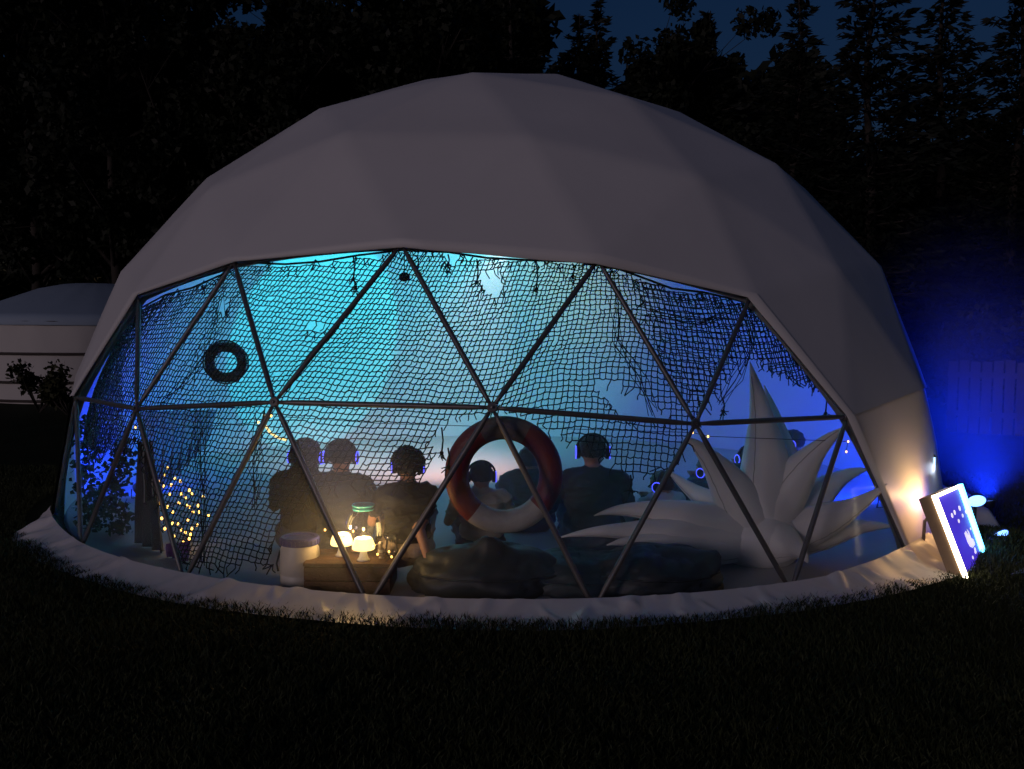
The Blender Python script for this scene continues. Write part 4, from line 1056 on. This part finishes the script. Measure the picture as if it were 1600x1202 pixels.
def tree(kind, label, px, Y, top_py, var=0):
    H0_ = 10.
    key = (kind, var)
    if key not in protos:
        tr, V, Fq = (pine_mesh if kind == 'pine_tree' else broad_mesh)(31+var*7, H0_)
        tm = tr.build('trunk_proto', M['bark'], None); tme = tm.data; bpy.data.objects.remove(tm)
        protos[key] = (tme, np_mesh('crown', V, Fq, M['needles' if kind == 'pine_tree' else 'leaves'], False))
    top = at(px, top_py, Y); b = Vector((top.x, Y, GZ)); k = (top.z-GZ)/(H0_*(1.0 if kind == 'pine_tree' else .98))
    root = thing(kind, label, 'tree', b, 'trees behind the tent')
    root.rotation_euler = (0, 0, random.random()*6.28); root.scale = (k*.95, k*.95, k)
    link('trunk', protos[key][0], root); link('crown', protos[key][1], root)
T = [('broadleaf_tree', 'dark broadleaf tree behind the yurt at the lawn edge', 40, 24, -90, 0), ('broadleaf_tree', 'tall dark broadleaf tree between the yurt and the dome', 170, 22, -80, 1),
     ('broadleaf_tree', 'thin topped broadleaf tree with sky showing beside its crown', 290, 23, 10, 0), ('broadleaf_tree', 'slim dark tree behind the left shoulder of the dome', 350, 25, 42, 1),
     ('broadleaf_tree', 'broad dark tree rising above the left of the dome', 450, 22, -40, 0), ('broadleaf_tree', 'dark tree behind the left part of the dome top', 570, 24, -30, 1),
     ('broadleaf_tree', 'wide dark tree behind the dome crown', 690, 22, -70, 0), ('pine_tree', 'dark conifer behind the dome crown, next to the open sky', 800, 24, -60, 0),
     ('pine_tree', 'small pointed conifer top showing in the sky gap', 905, 27, 25, 1), ('pine_tree', 'pointed conifer in the sky gap beside a rounded tree', 935, 25, 2, 0),
     ('broadleaf_tree', 'rounded dark tree low in the sky gap', 1015, 24, 18, 1), ('pine_tree', 'conifer with short tip between two patches of sky', 1105, 24, 20, 1),
     ('pine_tree', 'tall conifer on the right side of the widest sky gap', 1250, 21, -20, 0), ('pine_tree', 'very tall dark conifer above the right shoulder of the dome', 1370, 20, -90, 1),
     ('pine_tree', 'tall conifer with sky flecks above the wooden fence', 1480, 22, -70, 0), ('pine_tree', 'dark conifer at the far end of the fence', 1600, 21, -60, 1), ('pine_tree', 'conifer beyond the fence end, farthest from the dome', 1700, 24, -40, 0)]
for kind, lab, px, Y, ty, var in T: tree(kind, lab, px, Y, ty, var)
# far wood behind the trees: reads as one mass
C = []; Rr = []
for k in range(640):
    px = random.uniform(-500, 1900); Y = random.uniform(28, 33)
    ptop = np.interp(px, [-150, 240, 300, 380, 420, 820, 870, 1000, 1100, 1150, 1230, 1300, 1800], [-40, -30, 50, 50, -10, -10, 70, 85, 85, 98, 98, 200, 250])
    zt = at(px, ptop, Y).z; z = GZ + (zt-GZ)*random.random()**.7 - .6; q = at(px, 500, Y); C.append((q.x, Y, z)); Rr.append(random.uniform(.7, 1.3))
V, Fq = leaf_cloud(C, Rr, 130000, .5, 77)
tag(link('woodland', np_mesh('woodland', V, Fq, M['leaves'], False)), 'far dark wood behind the tent and the trees', 'woodland', kind='stuff')

# ------------------------------------------------------------------ smoke drifting by the blue flood lights
sc_ = Vector((4.0, 7.6, .9)); s = MB(); s.ball(sc_, (1.35, 1.4, 1.9), 32); sm = s.build('smoke', None)
mt = bpy.data.materials.new('smoke'); mt.use_nodes = True; t = mt.node_tree; t.nodes.clear()
o = t.nodes.new('ShaderNodeOutputMaterial'); v = t.nodes.new('ShaderNodeVolumePrincipled'); v.inputs['Color'].default_value = (.85, .88, .95, 1); v.inputs['Anisotropy'].default_value = .1
tc = t.nodes.new('ShaderNodeTexCoord'); mp = t.nodes.new('ShaderNodeMapping'); mp.vector_type = 'TEXTURE'; mp.inputs['Location'].default_value = sc_; mp.inputs['Scale'].default_value = (1.35, 1.4, 1.9)
gr = t.nodes.new('ShaderNodeTexGradient'); gr.gradient_type = 'SPHERICAL'; nz_ = t.nodes.new('ShaderNodeTexNoise'); nz_.inputs['Scale'].default_value = 1.1; nz_.inputs['Detail'].default_value = 2
sq = t.nodes.new('ShaderNodeMath'); sq.operation = 'POWER'; sq.inputs[1].default_value = 2.2
mu = t.nodes.new('ShaderNodeMath'); mu.operation = 'MULTIPLY'; mu2 = t.nodes.new('ShaderNodeMath'); mu2.operation = 'MULTIPLY'; mu2.inputs[1].default_value = .55
t.links.new(tc.outputs['Object'], mp.inputs[0]); t.links.new(mp.outputs[0], gr.inputs[0]); t.links.new(tc.outputs['Object'], nz_.inputs[0])
t.links.new(gr.outputs['Fac'], sq.inputs[0]); t.links.new(sq.outputs[0], mu.inputs[0]); t.links.new(nz_.outputs['Fac'], mu.inputs[1]); t.links.new(mu.outputs[0], mu2.inputs[0]); t.links.new(mu2.outputs[0], v.inputs['Density']); t.links.new(v.outputs[0], o.inputs['Volume'])
sm.data.materials.clear(); sm.data.materials.append(mt)
tag(sm, 'blue lit smoke drifting beside the right side of the tent', 'smoke', kind='stuff')
